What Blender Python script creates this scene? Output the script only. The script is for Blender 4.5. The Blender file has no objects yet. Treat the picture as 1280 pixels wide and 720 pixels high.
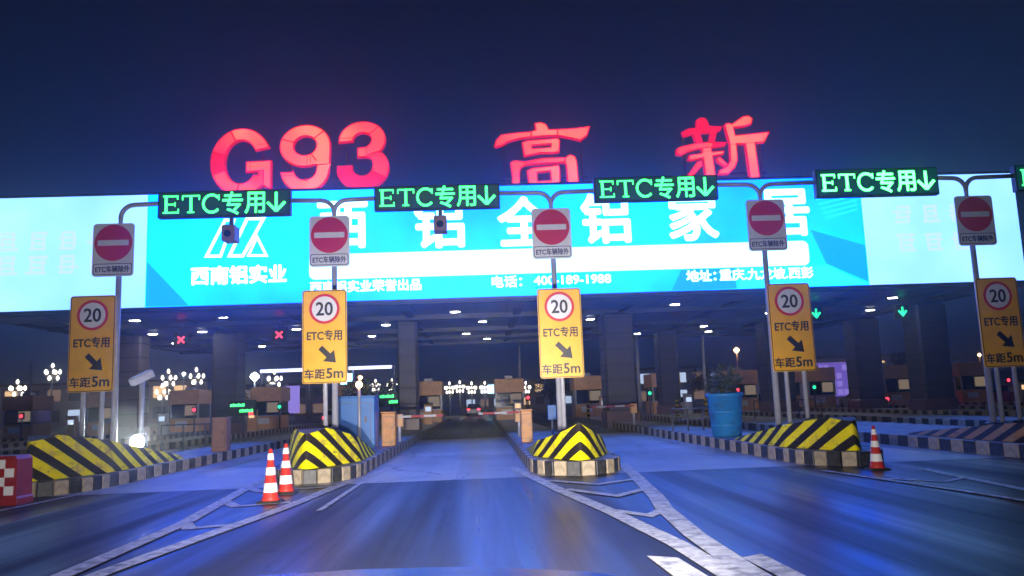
import bpy, bmesh, math, random
from mathutils import Vector, Matrix
from mathutils.geometry import tessellate_polygon
random.seed(7)
SC = bpy.context.scene
COL = SC.collection
rad = math.radians

# ------------------------------------------------------------------ camera
CAM_H, FPX = 1.6, 1000.0
YAW, PITCH, ROLL = rad(2.5), rad(8.05), rad(2.1)
cy, sy, cp, sp, cr, sr = math.cos(YAW), math.sin(YAW), math.cos(PITCH), math.sin(PITCH), math.cos(ROLL), math.sin(ROLL)
fw0 = Vector((sy, cy, 0)); rt0 = Vector((cy, -sy, 0))
fw = fw0*cp + Vector((0, 0, sp)); up0 = -fw0*sp + Vector((0, 0, cp))
rt = rt0*cr - up0*sr; up = up0*cr + rt0*sr
cam_data = bpy.data.cameras.new('camera'); cam_data.sensor_width = 36.0
cam_data.lens = FPX/1280*36; cam_data.clip_start = 0.1; cam_data.clip_end = 6000
cam = bpy.data.objects.new('camera', cam_data); COL.objects.link(cam)
cam.matrix_world = Matrix(((rt.x, up.x, -fw.x, 0), (rt.y, up.y, -fw.y, 0), (rt.z, up.z, -fw.z, CAM_H), (0, 0, 0, 1)))
SC.camera = cam

# ------------------------------------------------------------------ sky, moonlight, exposure
w = bpy.data.worlds.new('World'); SC.world = w; w.use_nodes = True
nt = w.node_tree; nt.nodes.clear()
out = nt.nodes.new('ShaderNodeOutputWorld')
sky = nt.nodes.new('ShaderNodeTexSky'); sky.sky_type = 'NISHITA'; sky.sun_disc = False
sky.sun_elevation = rad(-4.0); sky.sun_rotation = rad(60)
bg1 = nt.nodes.new('ShaderNodeBackground'); bg1.inputs['Strength'].default_value = 0.05
nt.links.new(sky.outputs['Color'], bg1.inputs['Color'])
# city glow: even round the compass, a little stronger towards the horizon
tc = nt.nodes.new('ShaderNodeTexCoord'); sep = nt.nodes.new('ShaderNodeSeparateXYZ')
nt.links.new(tc.outputs['Generated'], sep.inputs[0])
ramp = nt.nodes.new('ShaderNodeValToRGB')
ramp.color_ramp.elements[0].position = 0.0; ramp.color_ramp.elements[0].color = (0.004, 0.030, 0.125, 1)
ramp.color_ramp.elements[1].position = 0.55; ramp.color_ramp.elements[1].color = (0.0035, 0.004, 0.013, 1)
e = ramp.color_ramp.elements.new(0.25); e.color = (0.0045, 0.014, 0.055, 1)
nt.links.new(sep.outputs['Z'], ramp.inputs['Fac'])
nz = nt.nodes.new('ShaderNodeTexNoise'); nz.inputs['Scale'].default_value = 2.2; nz.inputs['Detail'].default_value = 4
nt.links.new(tc.outputs['Generated'], nz.inputs['Vector'])
mr = nt.nodes.new('ShaderNodeMapRange'); mr.inputs['To Min'].default_value = 0.7; mr.inputs['To Max'].default_value = 1.35
nt.links.new(nz.outputs['Fac'], mr.inputs['Value'])
bg2 = nt.nodes.new('ShaderNodeBackground')
nt.links.new(ramp.outputs['Color'], bg2.inputs['Color']); nt.links.new(mr.outputs['Result'], bg2.inputs['Strength'])
add = nt.nodes.new('ShaderNodeAddShader')
nt.links.new(bg1.outputs[0], add.inputs[0]); nt.links.new(bg2.outputs[0], add.inputs[1])
nt.links.new(add.outputs[0], out.inputs['Surface'])

sl = bpy.data.lights.new('moonlight', 'SUN'); sl.energy = 0.03; sl.angle = rad(5); sl.color = (0.75, 0.8, 1.0)
so = bpy.data.objects.new('moonlight', sl); COL.objects.link(so)
so.rotation_euler = (rad(40), 0, rad(-60))

SC.view_settings.view_transform = 'Standard'; SC.view_settings.look = 'None'
SC.view_settings.exposure = 0.0; SC.view_settings.gamma = 1.0
SC.view_settings.use_curve_mapping = False
SC.cycles.max_bounces = 6; SC.cycles.use_denoising = True

# ------------------------------------------------------------------ materials
MATS = {}
def mat(name, color, rough=0.6, metal=0.0, emit=None, strength=0.0, vary=0.0, vscale=4.0, spec=0.5, bump=0.0, dirt=None, dscale=1.0):
    if name in MATS: return MATS[name]
    m = bpy.data.materials.new(name); m.use_nodes = True
    t = m.node_tree; b = t.nodes['Principled BSDF']
    b.inputs['Base Color'].default_value = (*color, 1); b.inputs['Roughness'].default_value = rough
    b.inputs['Metallic'].default_value = metal; b.inputs['Specular IOR Level'].default_value = spec
    if emit:
        b.inputs['Emission Color'].default_value = (*emit, 1); b.inputs['Emission Strength'].default_value = strength
    if vary or dirt or bump:
        c = t.nodes.new('ShaderNodeTexCoord')
        n = t.nodes.new('ShaderNodeTexNoise'); n.inputs['Scale'].default_value = vscale; n.inputs['Detail'].default_value = 6
        t.links.new(c.outputs['Object'], n.inputs['Vector'])
        if vary:
            h = t.nodes.new('ShaderNodeMapRange')
            h.inputs['From Min'].default_value = 0.3; h.inputs['From Max'].default_value = 0.7
            h.inputs['To Min'].default_value = 1 - vary; h.inputs['To Max'].default_value = 1 + vary
            t.links.new(n.outputs['Fac'], h.inputs['Value'])
            v = t.nodes.new('ShaderNodeHueSaturation'); v.inputs['Color'].default_value = (*color, 1)
            t.links.new(h.outputs['Result'], v.inputs['Value'])
            last = v.outputs['Color']
            if dirt:
                n2 = t.nodes.new('ShaderNodeTexNoise'); n2.inputs['Scale'].default_value = dscale; n2.inputs['Detail'].default_value = 8
                n2.inputs['Roughness'].default_value = 0.65
                t.links.new(c.outputs['Object'], n2.inputs['Vector'])
                r2 = t.nodes.new('ShaderNodeMapRange'); r2.inputs['From Min'].default_value = 0.48; r2.inputs['From Max'].default_value = 0.72
                t.links.new(n2.outputs['Fac'], r2.inputs['Value'])
                mx = t.nodes.new('ShaderNodeMix'); mx.data_type = 'RGBA'
                mx.inputs['B'].default_value = (*dirt, 1)
                t.links.new(r2.outputs['Result'], mx.inputs['Factor']); t.links.new(last, mx.inputs['A'])
                last = mx.outputs['Result']
            t.links.new(last, b.inputs['Base Color'])
        if bump:
            bp = t.nodes.new('ShaderNodeBump'); bp.inputs['Strength'].default_value = bump; bp.inputs['Distance'].default_value = 0.02
            t.links.new(n.outputs['Fac'], bp.inputs['Height']); t.links.new(bp.outputs['Normal'], b.inputs['Normal'])
    MATS[name] = m; return m

def glow(name, color, strength=1.0):
    return mat(name, (0.02, 0.02, 0.02), 0.5, emit=color, strength=strength)

def glow_var(name, ca, cb, scale, detail=2.0, lo=0.35, hi=0.65):
    # lit face whose tubes or modules are not equally bright
    m = bpy.data.materials.new(name); m.use_nodes = True; t = m.node_tree; b = t.nodes['Principled BSDF']
    b.inputs['Base Color'].default_value = (0.02, 0.02, 0.02, 1); b.inputs['Emission Strength'].default_value = 1.0
    c = t.nodes.new('ShaderNodeTexCoord'); n = t.nodes.new('ShaderNodeTexNoise'); n.inputs['Scale'].default_value = scale; n.inputs['Detail'].default_value = detail
    t.links.new(c.outputs['Object'], n.inputs['Vector'])
    r = t.nodes.new('ShaderNodeMapRange'); r.inputs['From Min'].default_value = lo; r.inputs['From Max'].default_value = hi
    t.links.new(n.outputs['Fac'], r.inputs['Value'])
    mx = t.nodes.new('ShaderNodeMix'); mx.data_type = 'RGBA'; mx.inputs['A'].default_value = (*ca, 1); mx.inputs['B'].default_value = (*cb, 1)
    t.links.new(r.outputs['Result'], mx.inputs['Factor']); t.links.new(mx.outputs['Result'], b.inputs['Emission Color'])
    MATS[name] = m; return m

def road_mat(name, dark, light, r0, r1, spec, joints=False):
    m = bpy.data.materials.new(name); m.use_nodes = True; t = m.node_tree; b = t.nodes['Principled BSDF']
    L = t.links.new; N = t.nodes.new
    c = N('ShaderNodeTexCoord')
    # long streaks along the lanes: tyre polish and oil
    mp = N('ShaderNodeMapping'); mp.inputs['Scale'].default_value = (0.9, 0.025, 1)
    L(c.outputs['Object'], mp.inputs['Vector'])
    s = N('ShaderNodeTexNoise'); s.inputs['Scale'].default_value = 1.0; s.inputs['Detail'].default_value = 5; s.inputs['Roughness'].default_value = 0.55
    L(mp.outputs['Vector'], s.inputs['Vector'])
    big = N('ShaderNodeTexNoise'); big.inputs['Scale'].default_value = 0.35; big.inputs['Detail'].default_value = 7; big.inputs['Roughness'].default_value = 0.65
    L(c.outputs['Object'], big.inputs['Vector'])
    fine = N('ShaderNodeTexNoise'); fine.inputs['Scale'].default_value = 24; fine.inputs['Detail'].default_value = 4
    L(c.outputs['Object'], fine.inputs['Vector'])
    a1 = N('ShaderNodeMath'); a1.operation = 'MULTIPLY_ADD'; a1.inputs[1].default_value = 0.55
    L(s.outputs['Fac'], a1.inputs[0])
    a2 = N('ShaderNodeMath'); a2.operation = 'MULTIPLY'; a2.inputs[1].default_value = 0.45
    L(big.outputs['Fac'], a2.inputs[0]); L(a2.outputs[0], a1.inputs[2])
    mr_ = N('ShaderNodeMapRange'); mr_.inputs['From Min'].default_value = 0.36; mr_.inputs['From Max'].default_value = 0.62
    L(a1.outputs[0], mr_.inputs['Value'])
    mx = N('ShaderNodeMix'); mx.data_type = 'RGBA'; mx.inputs['A'].default_value = (*dark, 1); mx.inputs['B'].default_value = (*light, 1)
    L(mr_.outputs['Result'], mx.inputs['Factor'])
    fr = N('ShaderNodeMapRange'); fr.inputs['To Min'].default_value = 0.45; fr.inputs['To Max'].default_value = 1.55
    L(fine.outputs['Fac'], fr.inputs['Value'])
    hv = N('ShaderNodeHueSaturation'); L(mx.outputs['Result'], hv.inputs['Color']); L(fr.outputs['Result'], hv.inputs['Value'])
    wv = N('ShaderNodeTexNoise'); wv.inputs['Scale'].default_value = 1.3; wv.inputs['Detail'].default_value = 5; L(c.outputs['Object'], wv.inputs['Vector'])
    wm = N('ShaderNodeMix'); wm.data_type = 'RGBA'; wm.blend_type = 'ADD'; wm.inputs['Factor'].default_value = 0.9; L(c.outputs['Object'], wm.inputs['A']); L(wv.outputs['Color'], wm.inputs['B'])
    vo = N('ShaderNodeTexVoronoi'); vo.feature = 'DISTANCE_TO_EDGE'; vo.inputs['Scale'].default_value = 0.16; L(wm.outputs['Result'], vo.inputs['Vector'])
    vr = N('ShaderNodeMapRange'); vr.inputs['From Min'].default_value = 0.002; vr.inputs['From Max'].default_value = 0.006; vr.inputs['To Min'].default_value = 0.45; vr.inputs['To Max'].default_value = 1.0
    L(vo.outputs['Distance'], vr.inputs['Value'])
    vp = N('ShaderNodeTexVoronoi'); vp.inputs['Scale'].default_value = 0.11; vp.distance = 'CHEBYCHEV'; L(c.outputs['Object'], vp.inputs['Vector'])
    sv = N('ShaderNodeSeparateXYZ'); L(vp.outputs['Color'], sv.inputs[0])
    pr_ = N('ShaderNodeMapRange'); pr_.inputs['To Min'].default_value = 0.72; pr_.inputs['To Max'].default_value = 1.2; L(sv.outputs['X'], pr_.inputs['Value'])
    mu = N('ShaderNodeMath'); mu.operation = 'MULTIPLY'; L(vr.outputs['Result'], mu.inputs[0]); L(pr_.outputs['Result'], mu.inputs[1])
    h2 = N('ShaderNodeHueSaturation'); L(hv.outputs['Color'], h2.inputs['Color']); L(mu.outputs[0], h2.inputs['Value'])
    L(h2.outputs['Color'], b.inputs['Base Color'])
    rr = N('ShaderNodeMapRange'); rr.inputs['From Min'].default_value = 0.35; rr.inputs['From Max'].default_value = 0.65
    rr.inputs['To Min'].default_value = r0; rr.inputs['To Max'].default_value = r1
    L(s.outputs['Fac'], rr.inputs['Value']); L(rr.outputs['Result'], b.inputs['Roughness'])
    b.inputs['Specular IOR Level'].default_value = spec
    bp = N('ShaderNodeBump'); bp.inputs['Strength'].default_value = 0.22; bp.inputs['Distance'].default_value = 0.01
    L(fine.outputs['Fac'], bp.inputs['Height']); L(bp.outputs['Normal'], b.inputs['Normal'])
    MATS[name] = m; return m

road_mat('asphalt', (0.012, 0.012, 0.014), (0.034, 0.034, 0.036), 0.22, 0.62, 0.2)
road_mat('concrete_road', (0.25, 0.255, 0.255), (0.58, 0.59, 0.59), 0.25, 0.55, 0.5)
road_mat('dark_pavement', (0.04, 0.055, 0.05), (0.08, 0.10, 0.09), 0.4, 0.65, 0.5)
mat('road_paint', (0.75, 0.75, 0.76), 0.55, vary=0.25, vscale=9, dirt=(0.10, 0.10, 0.11), dscale=5)
mat('kerb_black', (0.025, 0.025, 0.03), 0.5, vary=0.4, vscale=8, dirt=(0.12, 0.11, 0.10), dscale=5)
mat('kerb_cream', (0.42, 0.34, 0.24), 0.6, vary=0.25, vscale=8, dirt=(0.12, 0.10, 0.09), dscale=5)
mat('paving', (0.33, 0.33, 0.34), 0.6, vary=0.3, vscale=2.5, dirt=(0.16, 0.16, 0.16), dscale=1.2, bump=0.2)
mat('metal_grey', (0.40, 0.40, 0.46), 0.4, 0.1, vary=0.12, vscale=5)
mat('metal_dark', (0.09, 0.09, 0.11), 0.45, 0.3)
mat('housing_dark', (0.02, 0.025, 0.03), 0.5)
mat('sign_back', (0.45, 0.45, 0.48), 0.5)
mat('sign_yellow', (0.88, 0.46, 0.005), 0.42, vary=0.08, vscale=3)
mat('sign_white', (0.72, 0.72, 0.76), 0.4, vary=0.06, vscale=4)
mat('sign_red', (0.62, 0.012, 0.03), 0.4)
mat('sign_black', (0.012, 0.012, 0.018), 0.45)
mat('sign_navy', (0.03, 0.035, 0.12), 0.45)
mat('cone_red', (0.55, 0.03, 0.02), 0.5, vary=0.15, vscale=9)
mat('barrier_red', (0.30, 0.015, 0.02), 0.5, vary=0.2, vscale=5)
mat('reflective_white', (0.85, 0.85, 0.85), 0.4)
mat('rubber', (0.02, 0.02, 0.022), 0.7)
mat('tan_panel', (0.68, 0.38, 0.18), 0.55, vary=0.12, vscale=3)
mat('orange_panel', (0.55, 0.24, 0.06), 0.5, vary=0.15, vscale=4, dirt=(0.2, 0.1, 0.04), dscale=3)
mat('brown_panel', (0.28, 0.15, 0.11), 0.55, vary=0.15, vscale=4)
mat('blue_panel', (0.02, 0.16, 0.50), 0.4, vary=0.12, vscale=3)
mat('blue_plastic', (0.02, 0.20, 0.52), 0.45, vary=0.12, vscale=3, dirt=(0.03, 0.10, 0.22), dscale=2)
mat('glass_dark', (0.01, 0.015, 0.025), 0.08, spec=0.6)
mat('column_stone', (0.065, 0.062, 0.08), 0.5, vary=0.15, vscale=1.5, dirt=(0.04, 0.038, 0.04), dscale=0.7)
mat('column_tile', (0.14, 0.09, 0.09), 0.35, vary=0.15, vscale=2)
mat('soffit', (0.035, 0.06, 0.14), 0.3, 0.2, vary=0.1, vscale=0.4)
mat('beam', (0.06, 0.06, 0.08), 0.45)
mat('roof_dark', (0.05, 0.05, 0.06), 0.7)
mat('foliage', (0.035, 0.05, 0.03), 0.7, vary=0.4, vscale=3)
mat('bark', (0.08, 0.06, 0.05), 0.8)
mat('car_silver', (0.5, 0.5, 0.54), 0.25, 0.5)
mat('car_white', (0.7, 0.7, 0.7), 0.25)
mat('car_dark', (0.05, 0.05, 0.06), 0.25)
mat('car_red', (0.3, 0.02, 0.02), 0.25)
mat('nose_top', (0.10, 0.09, 0.09), 0.7, vary=0.3, vscale=4)
mat('hill', (0.02, 0.025, 0.03), 0.9)
# things that give off light
glow_var('screen_cyan', (0.002, 0.62, 13.0), (0.004, 1.35, 14.0), 0.13, 3.0)
glow('screen_cyan_light', (0.04, 1.5, 10.5), 1.0)
glow('screen_cyan_deep', (0.002, 0.50, 8.0), 1.0)
glow_var('screen_mint', (0.40, 0.98, 2.6), (0.55, 1.15, 2.8), 0.25, 3.0)
glow('screen_white', (1.6, 3.6, 5), 1.0)
glow('screen_pale', (1.1, 2.6, 3.6), 1.0)
glow('screen_blush', (0.66, 0.94, 2.4), 1.0)
glow_var('letter_salmon', (3.5, 0.10, 0.10), (5.0, 0.30, 0.18), 0.35)
glow_var('letter_pink', (2.5, 0.02, 0.06), (4.5, 0.18, 0.13), 0.35)
glow_var('letter_red', (0.9, 0.002, 0.03), (2.0, 0.012, 0.07), 0.35)
glow('letter_case', (0.75, 0.003, 0.045), 1.0)
glow('letter_seam', (0.30, 0.01, 0.03), 1.0)
glow('led_green', (0.2, 4.5, 0.7), 1.0)
glow('led_green_bright', (0.6, 9.0, 1.2), 1.0)
glow('led_face', (0.0, 0.035, 0.03), 1.0)
glow('led_red', (2.5, 0.12, 0.2), 1.2)
glow('led_arrow', (0.05, 2.0, 0.7), 1.0)
glow('lamp_white', (1.0, 0.97, 0.92), 40)
glow('lamp_globe', (1.0, 0.90, 0.74), 5)
glow('lamp_warm', (1.0, 0.45, 0.18), 20)
glow('lamp_cool', (0.9, 1.0, 0.92), 18)
glow('tube_violet', (0.55, 0.6, 1.0), 3)
glow('screen_violet', (0.16, 0.10, 0.50), 1.0)
glow('screen_violet_light', (0.30, 0.22, 0.75), 1.0)
glow('tail_red', (1.0, 0.03, 0.05), 9)
glow('flood_white', (0.95, 1.0, 0.98), 400)
glow('window_warm', (1.0, 0.62, 0.30), 1.2)
glow('window_cool', (0.6, 0.75, 1.0), 1.0)
glow('booth_glow', (0.55, 0.42, 0.28), 0.35)
glow('window_dim', (0.5, 0.32, 0.22), 0.4)
mat('window_dark', (0.01, 0.012, 0.02), 0.1)
mat('wall_pink', (0.42, 0.30, 0.30), 0.7, vary=0.15, vscale=0.5)
mat('wall_grey', (0.28, 0.27, 0.30), 0.7, vary=0.15, vscale=0.5)
glow('head_white', (1.0, 0.97, 0.9), 4)

# hazard striping on crash blocks: film stripes that follow the block's own girth (UV = girth, height)
def hazard_mat(name, yellow, period, slope, off):
    m = bpy.data.materials.new(name); m.use_nodes = True; t = m.node_tree; b = t.nodes['Principled BSDF']
    L = t.links.new; N = t.nodes.new
    uv = N('ShaderNodeUVMap'); uv.uv_map = 'girth'; s = N('ShaderNodeSeparateXYZ'); L(uv.outputs['UV'], s.inputs[0])
    ab = N('ShaderNodeMath'); ab.operation = 'ABSOLUTE'; L(s.outputs['X'], ab.inputs[0])
    ma = N('ShaderNodeMath'); ma.operation = 'MULTIPLY_ADD'; ma.inputs[1].default_value = slope
    L(ab.outputs[0], ma.inputs[0]); L(s.outputs['Y'], ma.inputs[2])
    ad = N('ShaderNodeMath'); ad.operation = 'ADD'; ad.inputs[1].default_value = off; L(ma.outputs[0], ad.inputs[0])
    dv = N('ShaderNodeMath'); dv.operation = 'DIVIDE'; dv.inputs[1].default_value = period; L(ad.outputs[0], dv.inputs[0])
    fr = N('ShaderNodeMath'); fr.operation = 'FRACT'; L(dv.outputs[0], fr.inputs[0])
    gt = N('ShaderNodeMath'); gt.operation = 'GREATER_THAN'; gt.inputs[1].default_value = 0.52; L(fr.outputs[0], gt.inputs[0])
    nzz = N('ShaderNodeTexNoise'); nzz.inputs['Scale'].default_value = 3.0; nzz.inputs['Detail'].default_value = 6
    c = N('ShaderNodeTexCoord'); L(c.outputs['Object'], nzz.inputs['Vector'])
    rg = N('ShaderNodeMapRange'); rg.inputs['From Min'].default_value = 0.52; rg.inputs['From Max'].default_value = 0.75
    L(nzz.outputs['Fac'], rg.inputs['Value'])
    wy = N('ShaderNodeMix'); wy.data_type = 'RGBA'; wy.inputs['A'].default_value = (*yellow, 1); wy.inputs['B'].default_value = (0.5, 0.3, 0.09, 1)
    L(rg.outputs['Result'], wy.inputs['Factor'])
    mx = N('ShaderNodeMix'); mx.data_type = 'RGBA'; L(gt.outputs[0], mx.inputs['Factor'])
    L(wy.outputs['Result'], mx.inputs['A']); mx.inputs['B'].default_value = (0.02, 0.016, 0.016, 1)
    sc_ = N('ShaderNodeTexNoise'); sc_.inputs['Scale'].default_value = 7.0; sc_.inputs['Detail'].default_value = 9; sc_.inputs['Roughness'].default_value = 0.7
    mp = N('ShaderNodeMapping'); mp.inputs['Scale'].default_value = (1.0, 0.35, 1.6); L(c.outputs['Object'], mp.inputs['Vector']); L(mp.outputs['Vector'], sc_.inputs['Vector'])
    sr_ = N('ShaderNodeMapRange'); sr_.inputs['From Min'].default_value = 0.56; sr_.inputs['From Max'].default_value = 0.66; sr_.inputs['To Max'].default_value = 0.8
    L(sc_.outputs['Fac'], sr_.inputs['Value'])
    sm = N('ShaderNodeMix'); sm.data_type = 'RGBA'; L(sr_.outputs['Result'], sm.inputs['Factor']); L(mx.outputs['Result'], sm.inputs['A']); sm.inputs['B'].default_value = (0.09, 0.07, 0.06, 1)
    L(sm.outputs['Result'], b.inputs['Base Color']); b.inputs['Roughness'].default_value = 0.7; b.inputs['Specular IOR Level'].default_value = 0.15
    MATS[name] = m; return m
hazard_mat('hazard_film', (0.97, 0.88, 0.0), 0.40, 0.62, 0.0)
hazard_mat('hazard_film_brown', (0.42, 0.20, 0.08), 0.44, 0.60, 0.1)  # same striping in a darker reddish brown
hazard_mat('hazard_film_offset', (0.95, 0.80, 0.0), 0.44, 0.60, 0.1)

def stripe_mat(name, ca, cb, period, axis='Y'):
    m = bpy.data.materials.new(name); m.use_nodes = True; t = m.node_tree; b = t.nodes['Principled BSDF']
    L = t.links.new; N = t.nodes.new
    c = N('ShaderNodeTexCoord'); s = N('ShaderNodeSeparateXYZ'); L(c.outputs['Object'], s.inputs[0])
    dv = N('ShaderNodeMath'); dv.operation = 'DIVIDE'; dv.inputs[1].default_value = period; L(s.outputs[axis], dv.inputs[0])
    fr = N('ShaderNodeMath'); fr.operation = 'FRACT'; L(dv.outputs[0], fr.inputs[0])
    gt = N('ShaderNodeMath'); gt.operation = 'GREATER_THAN'; gt.inputs[1].default_value = 0.5; L(fr.outputs[0], gt.inputs[0])
    mx = N('ShaderNodeMix'); mx.data_type = 'RGBA'; mx.inputs['A'].default_value = (*ca, 1); mx.inputs['B'].default_value = (*cb, 1)
    L(gt.outputs[0], mx.inputs['Factor']); L(mx.outputs['Result'], b.inputs['Base Color']); b.inputs['Roughness'].default_value = 0.6
    MATS[name] = m; return m
stripe_mat('kerb_far', (0.03, 0.03, 0.03), (0.42, 0.36, 0.28), 1.0)
stripe_mat('boom_paint', (0.45, 0.45, 0.47), (0.35, 0.03, 0.03), 0.9, 'X')
stripe_mat('bollard_paint', (0.75, 0.55, 0.03), (0.03, 0.03, 0.03), 0.3, 'Z')

# ------------------------------------------------------------------ mesh builder
class MB:
    def __init__(s): s.v = []; s.f = []; s.smooth = []
    def quad_faces(s, base, faces, smooth=False):
        for f in faces: s.f.append([base + i for i in f]); s.smooth.append(smooth)
    def box(s, x0, x1, y0, y1, z0, z1):
        b = len(s.v)
        s.v += [(x0,y0,z0),(x1,y0,z0),(x1,y1,z0),(x0,y1,z0),(x0,y0,z1),(x1,y0,z1),(x1,y1,z1),(x0,y1,z1)]
        s.quad_faces(b, [(0,3,2,1),(4,5,6,7),(0,1,5,4),(1,2,6,5),(2,3,7,6),(3,0,4,7)]); return s
    def bevbox(s, x0, x1, y0, y1, z0, z1, r=0.02):
        # box with chamfered vertical edges and top edge
        p = [(x0+r,y0),(x1-r,y0),(x1,y0+r),(x1,y1-r),(x1-r,y1),(x0+r,y1),(x0,y1-r),(x0,y0+r)]
        cx, cyy = (x0+x1)/2, (y0+y1)/2
        sx = (x1-x0-2*r)/(x1-x0); sy_ = (y1-y0-2*r)/(y1-y0)
        rings = [[(a,b_,z0) for a,b_ in p], [(a,b_,z1-r) for a,b_ in p], [(cx+(a-cx)*sx, cyy+(b_-cyy)*sy_, z1) for a,b_ in p]]
        s.loft(rings, True, True); return s
    def loft(s, rings, cap0=True, cap1=True, smooth=False):
        n = len(rings[0]); b = len(s.v)
        for r in rings: s.v += [tuple(q) for q in r]
        for k in range(len(rings)-1):
            for i in range(n):
                j = (i+1) % n
                s.f.append([b+k*n+i, b+k*n+j, b+(k+1)*n+j, b+(k+1)*n+i]); s.smooth.append(smooth)
        if cap0: s.f.append([b+i for i in reversed(range(n))]); s.smooth.append(False)
        if cap1: s.f.append([b+(len(rings)-1)*n+i for i in range(n)]); s.smooth.append(False)
        return s
    def lathe(s, prof, c=(0,0,0), n=20, cap=True):
        rings = [[(c[0]+r*math.cos(2*math.pi*i/n), c[1]+r*math.sin(2*math.pi*i/n), c[2]+z) for i in range(n)] for r, z in prof]
        return s.loft(rings, cap, cap, True)
    def tube(s, pts, r, n=10, cap=True):
        pts = [Vector(p) for p in pts]; rings = []
        rs = r if isinstance(r, (list, tuple)) else [r]*len(pts)
        for i, p in enumerate(pts):
            d = (pts[min(i+1, len(pts)-1)] - pts[max(i-1, 0)]).normalized()
            a = d.cross(Vector((0,0,1)))
            if a.length < 1e-3: a = d.cross(Vector((0,1,0)))
            a.normalize(); b_ = d.cross(a).normalized()
            rings.append([p + (a*math.cos(2*math.pi*k/n) + b_*math.sin(2*math.pi*k/n))*rs[i] for k in range(n)])
        return s.loft(rings, cap, cap, True)
    def plate(s, loops, y0, y1):
        # polygon (with holes) in XZ, facing -Y at y0, back at y1
        vs = [[Vector((x, z, 0)) for x, z in lp] for lp in loops]
        tris = tessellate_polygon(vs); flat = [p for lp in loops for p in lp]; n = len(flat); b = len(s.v)
        s.v += [(x, y0, z) for x, z in flat] + [(x, y1, z) for x, z in flat]
        for t in tris:
            (ax, az), (bx_, bz), (cx, cz) = flat[t[0]], flat[t[1]], flat[t[2]]
            if (bx_-ax)*(cz-az)-(bz-az)*(cx-ax) < 0: t = (t[0], t[2], t[1])
            s.f.append([b+t[0], b+t[1], b+t[2]]); s.smooth.append(False)
            s.f.append([b+n+t[0], b+n+t[2], b+n+t[1]]); s.smooth.append(False)
        o = b
        for lp in loops:
            m = len(lp); area = sum(lp[i][0]*lp[(i+1)%m][1]-lp[(i+1)%m][0]*lp[i][1] for i in range(m))
            for i in range(m):
                j = (i+1) % m
                q = [o+i, o+n+i, o+n+j, o+j]
                if (area < 0) == (lp is loops[0]): q.reverse()
                s.f.append(q); s.smooth.append(False)
            o += m
        return s
    def flat(s, pts, z):
        b = len(s.v); s.v += [(x, y, z) for x, y in pts]
        s.f.append(list(range(b, b+len(pts)))); s.smooth.append(False); return s
    def mesh(s, name, material):
        me = bpy.data.meshes.new(name); me.from_pydata(s.v, [], s.f); me.update()
        me.polygons.foreach_set('use_smooth', s.smooth)
        me.materials.append(MATS[material]); return me
    def build(s, name, material, parent=None, loc=(0,0,0), rz=0.0):
        return link(name, s.mesh(name, material), parent, loc, rz)

def link(name, data, parent=None, loc=(0,0,0), rz=0.0):
    o = bpy.data.objects.new(name, data); COL.objects.link(o)
    o.location = loc; o.rotation_euler = (0, 0, rz)
    if parent is not None: o.parent = parent
    return o
def tag(o, label, cat, group=None):
    o['label'] = label; o['category'] = cat
    if group: o['group'] = group
    return o
def thing(name, label, cat, loc=(0,0,0), group=None, rz=0.0):
    return tag(link(name, None, None, loc, rz), label, cat, group)
def struct(o): o['kind'] = 'structure'; return o

def text_part(body, size, material, parent, loc, bold=0.0, extrude=0.004, name='lettering', sx=1.0, name_align='CENTER', shear=0.0):
    cu = bpy.data.curves.new('t', 'FONT'); cu.body = body; cu.size = size; cu.extrude = extrude
    cu.align_x = name_align; cu.align_y = 'CENTER'; cu.resolution_u = 3; cu.shear = shear
    ob = bpy.data.objects.new('t', cu); COL.objects.link(ob)
    dg = bpy.context.evaluated_depsgraph_get(); dg.update()
    me = bpy.data.meshes.new_from_object(ob.evaluated_get(dg))
    bpy.data.objects.remove(ob); bpy.data.curves.remove(cu)
    # centre on own bounds, stand it up facing -Y
    xs = [v.co.x for v in me.vertices]; ys = [v.co.y for v in me.vertices]
    if not xs: return None
    mx = (min(xs)+max(xs))/2 if name_align == 'CENTER' else min(xs); my = (min(ys)+max(ys))/2
    for v in me.vertices: v.co = Vector(((v.co.x-mx)*sx, -v.co.z, v.co.y-my))
    if bold:   # heavier weight: the outline stacked with small shifts, each a hair behind the last
        bm = bmesh.new()
        shifts = [(math.cos(2*math.pi*q/8)*bold, math.sin(2*math.pi*q/8)*bold) for q in range(8)]
        for q, (dx, dz) in enumerate(shifts):
            n0 = len(bm.verts); bm.from_mesh(me); bm.verts.ensure_lookup_table()
            for v in bm.verts[n0:]: v.co += Vector((dx, 0.0004*q, dz))
        bm.to_mesh(me); bm.free()
    me.name = name; me.materials.clear(); me.materials.append(MATS[material])
    return link(name, me, parent, loc)

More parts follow.
